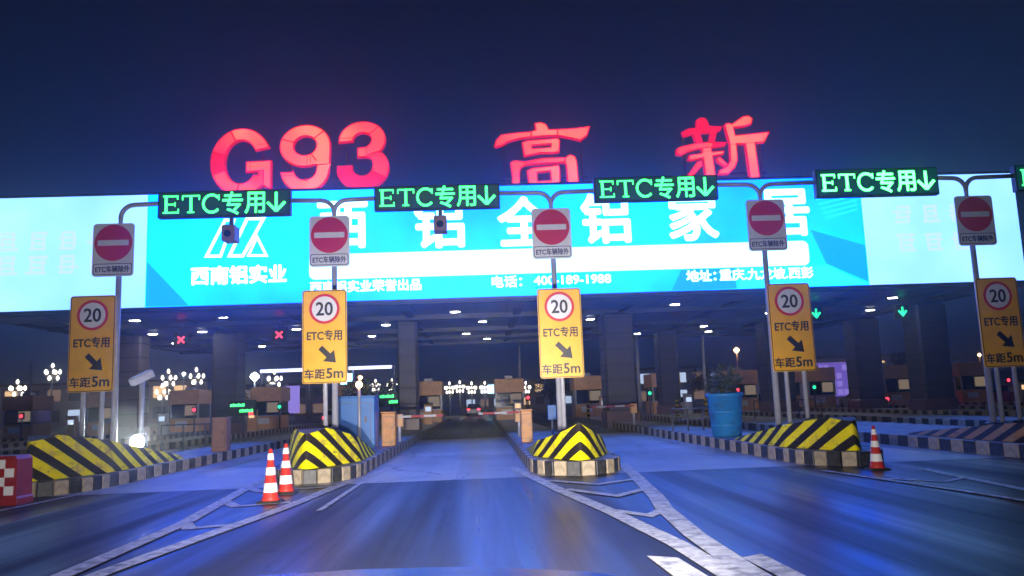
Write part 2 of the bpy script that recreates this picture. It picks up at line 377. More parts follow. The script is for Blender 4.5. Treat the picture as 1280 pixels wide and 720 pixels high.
def rrect(w_, h, r, n=4, cx=0, cz=0):
    p = []
    for qx, qz, a0 in ((1,1,0),(-1,1,90),(-1,-1,180),(1,-1,270)):
        for k in range(n+1):
            a = rad(a0 + 90*k/n); p.append((cx+qx*(w_/2-r)+r*math.cos(a), cz+qz*(h/2-r)+r*math.sin(a)))
    return p
def circ(r, n=36, cx=0, cz=0): return [(cx+r*math.cos(2*math.pi*k/n), cz+r*math.sin(2*math.pi*k/n)) for k in range(n)]
def band(pts, hw):
    pts = [Vector(p) for p in pts]; Lf = []; Rt = []
    for i, p in enumerate(pts):
        d0 = (pts[i]-pts[i-1]).normalized() if i > 0 else (pts[1]-pts[0]).normalized()
        d1 = (pts[i+1]-pts[i]).normalized() if i < len(pts)-1 else d0
        n0 = Vector((-d0.y, d0.x)); n = (n0+Vector((-d1.y, d1.x))).normalized()
        h = (hw[i] if isinstance(hw, (list, tuple)) else hw)/max(0.3, n.dot(n0))
        Lf.append(tuple(p+n*h)); Rt.append(tuple(p-n*h))
    return Lf + Rt[::-1]

# ------------------------------------------------------------------ ground and roads
struct(MB().flat([(-1500,-300),(1500,-300),(1500,2500),(-1500,2500)], 0).build('ground', 'asphalt'))
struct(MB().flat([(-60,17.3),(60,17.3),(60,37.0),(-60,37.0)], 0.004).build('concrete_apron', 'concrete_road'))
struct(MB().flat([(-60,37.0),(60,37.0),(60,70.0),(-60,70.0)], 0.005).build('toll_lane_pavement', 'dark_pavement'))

MARK = [0]
def marking(name, pts, hw=None, label=None):
    p = band(pts, hw) if hw else pts
    MARK[0] += 1
    me = MB().flat(p, 0.009+0.002*(MARK[0] % 5)); area = sum(p[i][0]*p[(i+1)%len(p)][1]-p[(i+1)%len(p)][0]*p[i][1] for i in range(len(p)))
    if area < 0: me.f = [f[::-1] for f in me.f]
    return struct(me.build(name, 'road_paint'))
# gore in front of the middle island
marking('gore_line', [(0.72,19.8),(1.03,17.3),(1.37,14.4),(1.80,11.5),(2.08,8.9),(2.14,7.6),(2.2,6.0)], 0.12)
marking('gore_line', [(3.40,20.0),(3.08,16.4),(2.75,13.0),(2.56,11.6),(2.40,9.4),(2.36,7.6),(2.36,6.0)], 0.13)
marking('gore_chevron', [(1.28,16.3),(2.14,15.2),(2.98,15.9)], 0.11)
marking('gore_chevron', [(1.46,14.6),(2.17,13.3),(2.78,14.1)], 0.10)
marking('gore_chevron', [(1.84,11.7),(2.23,11.05),(2.52,11.55)], 0.09)
marking('lane_dash', [(1.62,8.3),(1.90,8.15),(2.0,6.6),(1.70,6.6)])
marking('lane_dash', [(2.50,8.0),(2.74,8.15),(2.78,6.5),(2.56,6.5)])
# gore in front of the island left of our lane
marking('gore_line', [(-2.37,21.3),(-2.99,16.8),(-3.22,14.0),(-3.42,12.4),(-3.62,11.0),(-3.91,8.8),(-4.2,6.0)], 0.12)
marking('gore_line', [(-5.11,19.8),(-4.95,17.6),(-4.55,13.8),(-4.38,12.2),(-4.30,8.8),(-4.3,6.0)], 0.12)
marking('gore_chevron', [(-4.40,12.3),(-4.12,11.7),(-3.55,11.9)], 0.1)
marking('gore_chevron', [(-4.66,15.0),(-4.20,14.1),(-3.35,14.4)], 0.1)
marking('gore_chevron', [(-4.93,17.4),(-4.4,16.4),(-3.05,16.9)], 0.1)
marking('edge_line', [(-2.57,17.8),(-2.58,13.0)], 0.05)
# streaked lines right of the fourth island
marking('gore_line', [(6.75,16.0),(7.25,12.0),(7.55,8.0)], 0.07)
marking('gore_line', [(8.55,15.6),(8.14,12.1),(7.75,8.0)], 0.09)
marking('gore_chevron', [(7.0,14.4),(7.7,13.4),(8.35,13.9)], 0.06)
marking('gore_line', [(-8.35,18.0),(-8.7,13.0),(-9.1,9.0)], 0.07)

# ------------------------------------------------------------------ islands with kerb blocks
KH = 0.30
kerb_mesh = {}
def kerb_block(mn, L):
    key = (mn, round(L, 2))
    if key not in kerb_mesh:
        kerb_mesh[key] = MB().bevbox(-L/2+0.006, L/2-0.006, -0.075, 0.075, 0.0, KH, 0.012).mesh('kerb_block', mn)
    return kerb_mesh[key]
def island(cx, hw, y0, yblk, yend, label, blocks=True, rear=True):
    t = thing('toll_island', label, 'traffic island', (cx, y0, 0), 'long toll islands with striped kerbs')
    DN = 1.7
    def outline(h, d, y_end):
        pts = [(h, y_end)]
        for k in range(0, 17):
            a = math.pi*k/16; pts.append((h*math.cos(a), DN - (DN-d)*math.sin(a)))
        pts.append((-h, y_end)); return pts
    body = outline(hw-0.14, 0.14, yend-y0)[::-1]
    mb = MB(); mb.loft([[(x, y, 0.0) for x, y in reversed(body)], [(x, y, KH-0.012) for x, y in reversed(body)]], True, True)
    mb.build('paving', 'paving', t)
    if blocks:
        path = [Vector(p) for p in outline(hw-0.075, 0.075, yblk-y0)]
        def walk(start, d, Lb):
            return None
        segs = []; n = len(path)
        lens = [(path[i+1]-path[i]).length for i in range(n-1)]; tot = sum(lens)
        def pos(s):
            i = 0
            while i < n-2 and s > lens[i]: s -= lens[i]; i += 1
            return path[i] + (path[i+1]-path[i])*(s/lens[i]), (path[i+1]-path[i]).normalized()
        straight = lens[0]; s = straight % 0.5; idx = 0; out_ = []
        # rear to front on the right side, round the nose, back on the left
        while s < tot - 0.1:
            q, _ = pos(s)
            Lb = 0.30 if q.y < DN else 0.5
            a, _ = pos(s); b_, _ = pos(min(s+Lb, tot-1e-4)); out_.append((a, b_)); s += Lb
        for k, (a, b_) in enumerate(out_):
            c = (a+b_)/2; d = b_-a
            link('kerb_block', kerb_block('kerb_black' if k % 2 else 'kerb_cream', 0.30 if d.length < 0.4 else 0.5), t, (c.x, c.y, random.uniform(-0.006, 0.004)), math.atan2(d.y, d.x))
    if yend > yblk:
        for sx in (-1, 1):
            o = MB().box(-0.07, 0.07, 0, yend-yblk, 0, KH).build('far_kerb', 'kerb_far', t, (sx*(hw-0.075), yblk-y0, 0))
    return t
ISL = [(-9.5,1.05,17.2),(-3.85,1.05,17.7),(2.1,1.05,17.1),(7.9,0.98,16.7),(13.4,1.95,15.2)]
WHO = ['far left island under the checkered barrier end', 'island left of our lane behind the two cones', 'middle island right of our lane',
       'island with the blue tub behind the single cone', 'island at the right edge of the view']
for (cx, hw, y0), who in zip(ISL, WHO):
    island(cx, hw, y0, 34.0, 74.0, 'black and cream kerbed concrete toll ' + who)
for cx, y0, lab in ((-15.3,30,'second island left of the floodlight, black and cream kerbs'),(-21.1,34,'third island left of the floodlight, black and cream kerbs'),
                    (-26.9,36,'fourth island left of the floodlight, black and cream kerbs'),(-32.7,36,'outermost island on the left with striped kerbs'),
                    (19.4,27.5,'first island right of the violet lit columns, black and white kerb'),(25.2,33,'island carrying the dark column at right'),
                    (31.0,36,'second last island on the right with striped kerb'),(36.8,38,'outermost island on the right with striped kerb')):
    island(cx, 1.3 if cx == 19.4 else 1.05, y0, min(y0+8, 42), 74.0, lab)

# crash blocks on the island noses
def crash_block(cx, y0, hw, L, hz, label, m='hazard_film', tip=0.62, ex=1.0, hold=0.5):
    t = thing('crash_block', label, 'crash block', (cx, y0, KH), 'hazard striped crash blocks on island noses')
    N_ = 30
    ys = [L*((k/N_)**1.6) for k in range(N_+1)]
    def half(y): return hw*min(1.0, (y/2.0))**tip if y > 0 else 0.0
    def top(y): return hz*((0.88+0.12*min(1, y/hold)) if hold else 1.0)*(1.0 - 0.90*max(0, (y-hold)/(L-hold))**ex)
    bm = bmesh.new(); uvl = bm.loops.layers.uv.new('girth')
    cols = []   # (x,y,girth)
    g = 0; prev = None; right = []
    for y in ys:
        p = Vector((half(y), y))
        if prev is not None: g += (p-prev).length
        right.append((p.x, p.y, g)); prev = p
    full = [(-x, y, -gg) for x, y, gg in reversed(right)] + right[1:]
    rows = 5; grid = []
    for x, y, gg in full:
        col = []
        for r in range(rows+1):
            f = r/rows; z = top(y)*f
            b_ = 1 - 0.12*f; yy = y + 0.10*f*(1 if y < 2 else 2-min(2, y))*max(0, 1-y/2.0)
            col.append((bm.verts.new((x*b_, yy, z)), gg, z))
        grid.append(col)
    for i in range(len(grid)-1):
        for r in range(rows):
            q = [grid[i][r], grid[i+1][r], grid[i+1][r+1], grid[i][r+1]]
            fc = bm.faces.new([v[0] for v in q])
            for lp, v in zip(fc.loops, q): lp[uvl].uv = (v[1], v[2])
            fc.smooth = True
    me = bpy.data.meshes.new('striped_wall'); bm.to_mesh(me); bm.free(); me.materials.append(MATS[m])
    link('striped_wall', me, t)
    # capping slab and rear wall
    n = len(ys); mb = MB()
    for k in range(n):
        y = ys[k]; x = right[k][0]*0.88; yy = y + 0.10*max(0, 1-y/2.0)*(1 if y < 2 else 0)
        mb.v += [(-x, yy, top(y)-0.004), (x, yy, top(y)-0.004)]
    for k in range(n-1): mb.f.append([2*k, 2*k+1, 2*k+3, 2*k+2]); mb.smooth.append(False)
    x = right[-1][0]; b0 = len(mb.v); zt = top(L)
    mb.v += [(-x, L, 0), (x, L, 0), (x*.88, L, zt), (-x*.88, L, zt)]; mb.f.append([b0+1, b0, b0+3, b0+2]); mb.smooth.append(False)
    mb.build('top_slab', 'nose_top', t)
    return t
crash_block(-9.5, 17.45, 0.85, 6.6, 0.94, 'worn yellow and black crash block beside the red checkered barrier', 'hazard_film_offset')
crash_block(-3.85, 17.95, 0.9, 5.0, 0.86, 'bright yellow and black crash block just behind the two cones')
crash_block(2.1, 17.35, 0.9, 4.8, 0.80, 'bright chevron striped crash block on the middle island', ex=0.55, hold=0.0)
crash_block(7.9, 16.95, 0.84, 5.6, 0.70, 'yellow and black crash block next to the single right cone', 'hazard_film_offset')
crash_block(13.4, 15.5, 1.65, 6.6, 0.55, 'dim reddish striped crash block cut by the right edge', 'hazard_film_brown')

# ------------------------------------------------------------------ toll canopy with backlit hoarding
ROOF_X0, ROOF_X1, YF, YB, ZB, ZT = -23.4, 26.4, 36.3, 64.0, 6.15, 11.45
can = thing('toll_canopy', 'huge flat toll plaza canopy on columns over all the lanes', 'canopy', (0, 0, 0))
MB().box(ROOF_X0, ROOF_X1, YF, YF+0.5, ZB, ZT-0.15).build('fascia', 'beam', can)
MB().box(ROOF_X0, ROOF_X1, YF+0.5, YF+3.2, ZB+0.02, ZB+0.7).build('front_soffit', 'soffit', can)
MB().box(ROOF_X0, ROOF_X1, YF+3.2, YB, 6.45, 7.2).build('ceiling', 'soffit', can)
MB().box(ROOF_X0, ROOF_X1, YF+0.5, YB, 9.0, 9.3).build('roof_deck', 'roof_dark', can)
MB().box(ROOF_X0, ROOF_X1, YB-0.4, YB+0.01, 6.2, 9.3).build('rear_fascia', 'beam', can)
for x in (ROOF_X0, ROOF_X1-0.3): MB().box(x, x+0.3, YF+0.5, YB-0.4, 6.3, 9.0).build('side_fascia', 'beam', can)
for y in (44.0, 52.0, 58.0): MB().box(ROOF_X0+0.3, ROOF_X1-0.3, y-0.3, y+0.3, 6.2, 6.449).build('cross_beam', 'beam', can)
for k in range(-4, 5):
    x = 2.1+5.8*k
    if ROOF_X0+1 < x < ROOF_X1-1: MB().box(x-0.2, x+0.2, YF+3.3, YB-0.5, 6.3, 6.448).build('long_beam', 'beam', can)
# ceiling panel joints in the front soffit
for k in range(33):
    x = ROOF_X0+1.5*k+0.8
    if x < ROOF_X1-0.2: MB().box(x-0.012, x+0.012, YF+0.5, YF+3.19, ZB+0.012, ZB+0.019).build('soffit_joint', 'roof_dark', can)
for i, (x, y, w_, m, lab) in enumerate(((7.6,44,1.7,'column_stone','dark stone column rising behind the middle yellow sign'),(25.1,44,1.7,'column_stone','dark column nearest the right yellow sign'),
        (25.3,52,1.7,'column_stone','grey lit column left of the dark right column'),(19.4,52,1.8,'column_stone','pale grey lit column behind the blue tub'),
        (-3.9,44,1.1,'column_stone','narrow dark column behind the blue cabinet'),(-15.4,50,1.6,'column_stone','grey column beside the left green display'),
        (-21.2,50,1.5,'column_tile','brown tiled column behind the camera pole'),(13.6,58,1.4,'column_stone','dim column deep under the canopy'))):
    t = thing('canopy_column', lab, 'column', (x, y, 0), 'columns holding up the canopy')
    top_ = 6.2 if y in (44, 52, 58) else 6.45
    MB().bevbox(-w_/2, w_/2, -w_/2, w_/2, 0.9, top_-0.005, 0.12).build('shaft', m, t)
    MB().bevbox(-w_/2-0.08, w_/2+0.08, -w_/2-0.08, w_/2+0.08, 0.0, 0.9, 0.05).build('plinth', 'column_tile', t)
    for q in range(6): MB().bevbox(-w_/2-0.004, w_/2+0.004, -w_/2-0.004, w_/2+0.004, 1.7+0.85*q, 1.725+0.85*q, 0.12).build('cladding_joint', 'roof_dark', t)

# hoarding: three backlit panels on the fascia front
hb = thing('illuminated_hoarding', 'long backlit cyan and mint advertising hoarding along the canopy front', 'billboard', (0, YF, 0))
HY0, HY1 = -0.30, -0.002
X0, X1, XL, XR = -14.82, 18.15, -23.2, 25.62
MB().box(X0, X1, HY0, HY1, 6.33, 11.48).build('cyan_panel', 'screen_cyan', hb)
MB().box(XL, X0-0.03, HY0, HY1, 6.33, 11.48).build('mint_panel', 'screen_mint', hb)
MB().box(X1+0.03, XR, HY0, HY1, 6.33, 11.48).build('mint_panel', 'screen_mint', hb)
fr_ = MB(); fr_.box(XL-0.15, XR+0.15, HY0-0.02, HY1, 11.485, 11.60); fr_.box(XL-0.15, XR+0.15, HY0-0.02, HY1, 6.2, 6.325)
fr_.box(XL-0.15, XL-0.005, HY0-0.02, HY1, 6.326, 11.484); fr_.box(XR+0.005, XR+0.15, HY0-0.02, HY1, 6.326, 11.484)
fr_.build('frame', 'metal_dark', hb)
FY = HY0-0.006
def facet(pts, m): MB().plate([pts], FY, HY0-0.001).build('printed_facet', m, hb)
facet([(16.3,7.3),(18.1,6.36),(18.1,6.36),(12.0,6.36),(12.2,7.4)], 'screen_cyan_light')
facet([(15.6,9.0),(18.1,8.2),(18.1,6.5),(16.2,7.4)], 'screen_cyan_deep')
facet([(-14.78,6.36),(-14.78,8.4),(-12.9,6.36)], 'screen_cyan_deep')
facet([(8.9,6.36),(9.4,7.3),(11.9,7.3),(11.9,6.36)], 'screen_cyan_deep')
for k in range(6): facet([(15.9+.1*k,10.7-.22*k),(17.9,11.05-.22*k),(17.9,11.0-.22*k),(15.9+.1*k,10.63-.22*k)], 'screen_cyan_light')
LY = HY0-0.012
for ch, x, z in (('西',-6.06,9.85),('铝',-1.66,9.82),('全',2.24,9.8),('铝',6.02,9.82),('家',10.12,9.84),('居',14.45,9.86)):
    text_part(ch, 2.45, 'screen_white', hb, (x, LY, z), bold=0.075)
MB().plate([rrect(23.0, 1.16, 0.28, 5, 3.93, 7.92)], LY, HY0-0.001).build('white_band', 'screen_pale', hb)
text_part('西南铝实业荣誉出品', 0.56, 'screen_white', hb, (-5.03, LY-.004, 7.0), bold=0.022)
text_part('电话：', 0.56, 'screen_white', hb, (1.35, LY-.004, 7.0), bold=0.02, sx=1.1)
text_part('400-189-1988', 0.56, 'screen_white', hb, (4.35, LY-.004, 7.0), bold=0.02, sx=1.12)
text_part('地址：', 0.56, 'screen_white', hb, (10.3, LY-.004, 7.0), bold=0.02, sx=1.06)
text_part('重庆.九龙坡.西彭', 0.56, 'screen_white', hb, (13.35, LY-.004, 7.0), bold=0.02, sx=1.06)
text_part('西南铝实业', 0.86, 'screen_white', hb, (-10.7, LY, 7.68), bold=0.04)
# emblem: three slanted outlined strokes
def LG(x, y): return (-10.85+(x-450)*0.0060, 9.42-(y-280)*0.0060-(x-450)*0.0060*0.036)
def ring_poly(pts, wd):
    cx = sum(p[0] for p in pts)/len(pts); n = len(pts); inner = []
    for i in range(n):
        a, b_, c = Vector(pts[i-1]), Vector(pts[i]), Vector(pts[(i+1) % n])
        d1 = (b_-a).normalized(); d2 = (c-b_).normalized()
        n1 = Vector((-d1.y, d1.x)); n2 = Vector((-d2.y, d2.x)); bi = (n1+n2).normalized()
        sgn = 1 if sum(pts[k][0]*pts[(k+1)%n][1]-pts[(k+1)%n][0]*pts[k][1] for k in range(n)) > 0 else -1
        q = b_ + bi*sgn*wd/max(0.35, bi.dot(n1)); inner.append((q.x, q.y))
    return [pts, inner]
MB().plate(ring_poly([LG(*p) for p in ((525,125),(675,125),(510,438),(385,438))], 0.15), LY, HY0-0.001).build('emblem_stroke', 'screen_white', hb)
MB().plate(ring_poly([LG(*p) for p in ((360,140),(450,140),(345,440),(215,442))], 0.14), LY, HY0-0.001).build('emblem_stroke', 'screen_white', hb)
MB().plate(ring_poly([LG(*p) for p in ((606,255),(695,432),(530,432))], 0.12), LY, HY0-0.001).build('emblem_stroke', 'screen_white', hb)
# faint washed-out print on the mint panels
for x, z, n in ((-19.6,9.47,5),(-19.6,8.38,5),(21.4,9.62,3),(21.4,8.27,3)):
    for k in range(n):
        x_ = x + (k-(n-1)/2)*1.32
        mb = MB()
        for q in range(4): mb.plate([rrect(random.uniform(.5,.95), 0.13, 0.05, 2, x_+random.uniform(-.08,.08), z-0.36+0.24*q)], FY, HY0-0.001)
        for q in range(2): mb.plate([rrect(0.13, random.uniform(.5,.9), 0.05, 2, x_-0.25+0.5*q, z)], FY-0.002, HY0-0.001)
        mb.build('faint_print', 'screen_blush', hb)

# ------------------------------------------------------------------ red channel letters on the roof
def letter(name, label, ox, oz, scale, skew, faces, seams, Y=37.25):
    t = thing(name, label, 'letter', (0, 0, 0), 'red lit channel letters on the canopy roof')
    def M(p): return (ox + p[0]*scale, oz - p[1]*scale - p[0]*scale*skew)
    for loops, m in faces:
        L_ = [[M(p) for p in lp] for lp in loops]
        MB().plate([ring_poly(lp, 0.025 if li == 0 else -0.02)[1] for li, lp in enumerate(L_)], Y, Y+0.02).build('lit_face', m, t)
        # casing: the same outline grown a little, deeper
        gl = []
        for li, lp in enumerate(L_):
            r = ring_poly(lp, -0.045 if li == 0 else 0.04)[1]; gl.append(r)
        MB().plate(gl, Y+0.022, Y+0.24).build('casing', 'letter_case', t)
    for a, b_ in seams:
        MB().plate([[M(p) for p in band([a, b_], 2.2)]], Y-0.006, Y-0.001).build('seam', 'letter_seam', t)
    # stand behind the letter
    xs = [M(p)[0] for lp, _ in faces for p in lp[0]]; mb = MB()
    for x in (min(xs)+0.4, max(xs)-0.4): mb.box(x-0.05, x+0.05, Y+0.26, Y+0.36, 9.3, 14.0)
    mb.box(min(xs)+.2, max(xs)-.2, Y+0.262, Y+0.355, 12.2, 12.28); mb.build('stand', 'metal_dark', t)
    return t
def arc(cx, cy_, rx, ry, a0, a1, n=14): return [(cx+rx*math.cos(rad(a0+(a1-a0)*k/n)), cy_-ry*math.sin(rad(a0+(a1-a0)*k/n))) for k in range(n+1)]
def sector(co, ci, a0, a1, n=12):  # between outer ellipse co=(cx,cy,rx,ry) and inner ci
    return [arc(*co, a0, a1, n) + arc(*ci, a1, a0, n)]
SG = 0.00810
gx0, gz0 = -12.44-95*SG, 11.97+485*SG+95*SG*0.037
Go, Gi = (268,330,173,200), (268,330,97,135)
S_, P_, R_ = 'letter_salmon', 'letter_pink', 'letter_red'
letter('roof_letter', 'red lit roof letter G, left half deeper red', gx0, gz0, SG, -0.037,
    [([arc(*Go, 24, 110)+arc(*Gi, 108, 30)], S_), (sector(Go, Gi, 111, 160), P_), (sector(Go, Gi, 161, 200), R_), (sector(Go, Gi, 201, 262), P_),
     ([arc(*Go, 263, 318)+[(398,480),(398,392),(372,392),(372,420)]+arc(*Gi, 320, 263)], P_),
     ([[(300,335),(440,335),(440,500),(400,480),(400,390),(300,390)]], S_)],
    [((322,335),(322,390)), ((362,232),(432,232)), ((150,345),(95,345))])
No, Ni = (640,254,145,124), (640,254,70,62)
letter('roof_numeral', 'salmon lit roof numeral nine between G and three', gx0, gz0, SG, -0.037,
    [(sector(No, Ni, 42, 158), S_), (sector(No, Ni, 159, 300), S_),
     ([arc(*No, 41, 0, 5)+[(785,300),(780,375),(712,375),(714,350),(690,366)]+arc(*No, 296, 301, 1)+arc(*Ni, 301, 360+41, 8)], S_),
     ([[(712,377),(780,377)]+arc(640,400,138,135,10,-90,8)+arc(640,400,140,135,270,186,6)+[(500,412),(572,412)]+arc(640,395,70,70,190,270,6)+arc(640,395,70,70,-90,0,6)], S_)],
    [((655,318),(650,370)), ((672,318),(672,365)), ((500,432),(572,432))])
To, Ti = (975,240,135,110), (975,240,58,48)
Uo, Ui = (978,412,150,128), (975,395,65,68)
letter('roof_numeral', 'red lit roof numeral three with darker lower half', gx0, gz0, SG, -0.037,
    [([arc(*To, 45, 182, 12)+arc(*Ti, 182, 45, 10)], S_),
     ([arc(*To, 44, -42, 8)+[(1040,322),(1000,340),(950,342),(950,290),(1000,286)]+arc(*Ti, -40, 44, 6)], S_),
     ([[(1004,340),(1044,322)]+arc(*Uo, 40, -30, 6)+arc(*Ui, -30, 40, 6)+[(1000,344)]], P_),
     ([arc(*Uo, -32, -172, 14)+[(832,395),(912,395)]+arc(*Ui, -172, -32, 12)], R_)],
    [((840,224),(918,224)), ((1000,286),(1000,340)), ((1000,322),(1095,352))])
SH = 0.00566*1.055
hx0, hz0 = 1.06-135*SH, 11.90+635*SH+135*SH*0.037
letter('roof_character', 'salmon lit roof character gao in brush style, middle of the roof', hx0, hz0, SH, -0.037,
    [([[(135,320),(150,275),(190,235),(300,226),(428,222),(428,262),(330,268),(250,285),(190,315),(145,327)]], S_),
     ([[(432,222),(475,208),(468,155),(515,148),(555,168),(575,214),(645,215),(645,262),(560,258),(432,262)]], S_),
     ([[(650,215),(780,216),(910,206),(885,275),(830,312),(760,290),(650,262)]], S_),
     ([[(358,308),(400,296),(600,292),(640,288),(660,310),(650,400),(610,405),(500,398),(372,418)],[(432,332),(432,368),(590,364),(594,326)]], S_),
     ([[(258,472),(290,456),(370,470),(372,492),(335,515),(322,560),(318,690),(252,690),(272,600)]], S_),
     ([[(374,470),(520,450),(700,456),(695,490),(520,487),(374,492)]], 'letter_pink'),
     ([[(703,456),(740,434),(775,450),(790,490),(797,690),(715,690),(710,520),(698,490)]], S_),
     ([[(390,548),(430,527),(600,520),(640,514),(650,545),(645,690),(405,690)],[(463,560),(463,640),(582,640),(578,552)]], S_)], [])
SX = SH*1.0
nx0, nz0 = 9.90-135*SX, 12.04+572*SX+135*SX*0.037
letter('roof_character', 'red lit roof character xin in brush style, right end of the roof', nx0, nz0, SX, -0.037,
    [([[(320,112),(350,95),(385,100),(405,135),(412,170),(515,180),(502,205),(474,212),(446,302),(408,300),(432,214),(412,216),(330,218),(352,302),(302,304),(282,218),(205,236),(194,206),(240,184),(315,178)]], R_),
     ([[(135,385),(140,345),(180,328),(300,308),(430,305),(430,345),(300,350),(220,370),(170,392)]], P_),
     ([[(434,305),(545,315),(530,335),(434,345)]], R_),
     ([[(228,435),(240,405),(345,394),(350,350),(420,350),(420,390),(520,385),(515,405),(425,416),(440,640),(365,640),(352,425),(250,442)]], S_),
     ([[(300,465),(330,458),(332,495),(255,572),(200,620),(195,590),(240,540)]], P_),
     ([[(462,445),(490,438),(545,500),(530,517),(470,470)]], P_),
     ([[(548,165),(575,150),(605,165),(700,105),(745,98),(778,125),(765,165),(715,180),(612,186),(625,262),(860,250),(908,246),(862,325),(782,327),(800,640),(727,640),(708,332),(628,325),(628,470),(600,530),(545,575),(475,572),(480,545),(540,520),(575,470),(580,330),(555,200)]], S_)],
    [((858,250),(858,325)), ((575,335),(630,335)), ((708,330),(782,330)), ((352,378),(418,378)), ((233,325),(236,365))])

# ------------------------------------------------------------------ overhead masts, no-entry signs, LED lane boards, yellow signs
PY = 21.2
POLES = [(-9.42,7.15),(-3.79,7.14),(2.07,7.2),(7.86,7.28),(13.69,7.32)]
PW = ['first mast from the left','second mast from the left','mast over the middle island','mast over the island with the blue tub','mast nearest the right edge']
LEDS = [(-8.42,-4.93,6.75,7.45),(-2.70,0.68,6.80,7.46),(3.26,6.67,6.88,7.56),(9.41,12.87,6.85,7.63),(15.08,18.5,6.88,7.62)]
for i, ((px, za), pw) in enumerate(zip(POLES, PW)):
    t = thing('lane_mast', 'grey steel lane mast with curved arms, ' + pw, 'mast', (px, PY, 0.55), 'steel masts carrying the lane boards')
    MB().tube([(0,0,0),(0,0,za-0.85-0.55+0.3)], [0.085,0.065], 12).build('pole', 'metal_grey', t)
    z1 = za-0.55
    for sgn, tgt in ((-1, LEDS[i-1][1] if i > 0 else None), (1, LEDS[i][0])):
        if tgt is None: continue
        pts = [(0,0,z1-0.6)] + [(sgn*0.35*(1-math.cos(rad(a))), 0, z1-0.35+0.35*math.sin(rad(a))) for a in range(0, 91, 15)] + [(tgt-px, 0, z1+0.02)]
        MB().tube(pts, 0.06, 10).build('arm', 'metal_grey', t)
    MB().lathe([(0.2,0),(0.2,0.03)], n=16).build('base_flange', 'metal_grey', t)

NEZ = [(-9.52,5.21,6.62),(-3.89,5.30,6.67),(2.04,5.34,6.72),(7.92,5.39,6.81),(13.76,5.37,6.76)]
for i, (x, zb, zt) in enumerate(NEZ):
    t = thing('no_entry_sign', 'red no-entry disc on grey plate, ' + ['leftmost of the five','second from the left','above the middle yellow sign','fourth from the left','rightmost of the five, bluish'][i], 'road sign', (x, PY-0.16, zb), 'no-entry signs on the masts')
    h = zt-zb; w_ = 1.06
    MB().plate([rrect(w_, h, 0.09, 4, 0, h/2)], 0, 0.03).build('plate', 'sign_white', t)
    zc = h-0.52
    MB().plate([circ(0.485, 40, 0, zc)], -0.006, -0.001).build('red_disc', 'sign_red', t)
    MB().plate([rrect(0.80, 0.15, 0.01, 2, 0, zc)], -0.011, -0.0065).build('white_bar', 'sign_white', t)
    MB().plate([rrect(1.0, 0.30, 0.05, 3, 0, 0.19), rrect(0.965, 0.265, 0.04, 3, 0, 0.19)[::-1]], -0.006, -0.001).build('caption_border', 'sign_navy', t)
    text_part('ETC车辆除外', 0.185, 'sign_navy', t, (0, -0.006, 0.19), bold=0.004, name='caption', sx=0.83)
    MB().box(-0.05, 0.05, 0.031, 0.09, 0.3, 0.36).build('clamp', 'metal_grey', t)
    MB().box(-0.05, 0.05, 0.031, 0.09, h-0.4, h-0.34).build('clamp', 'metal_grey', t)

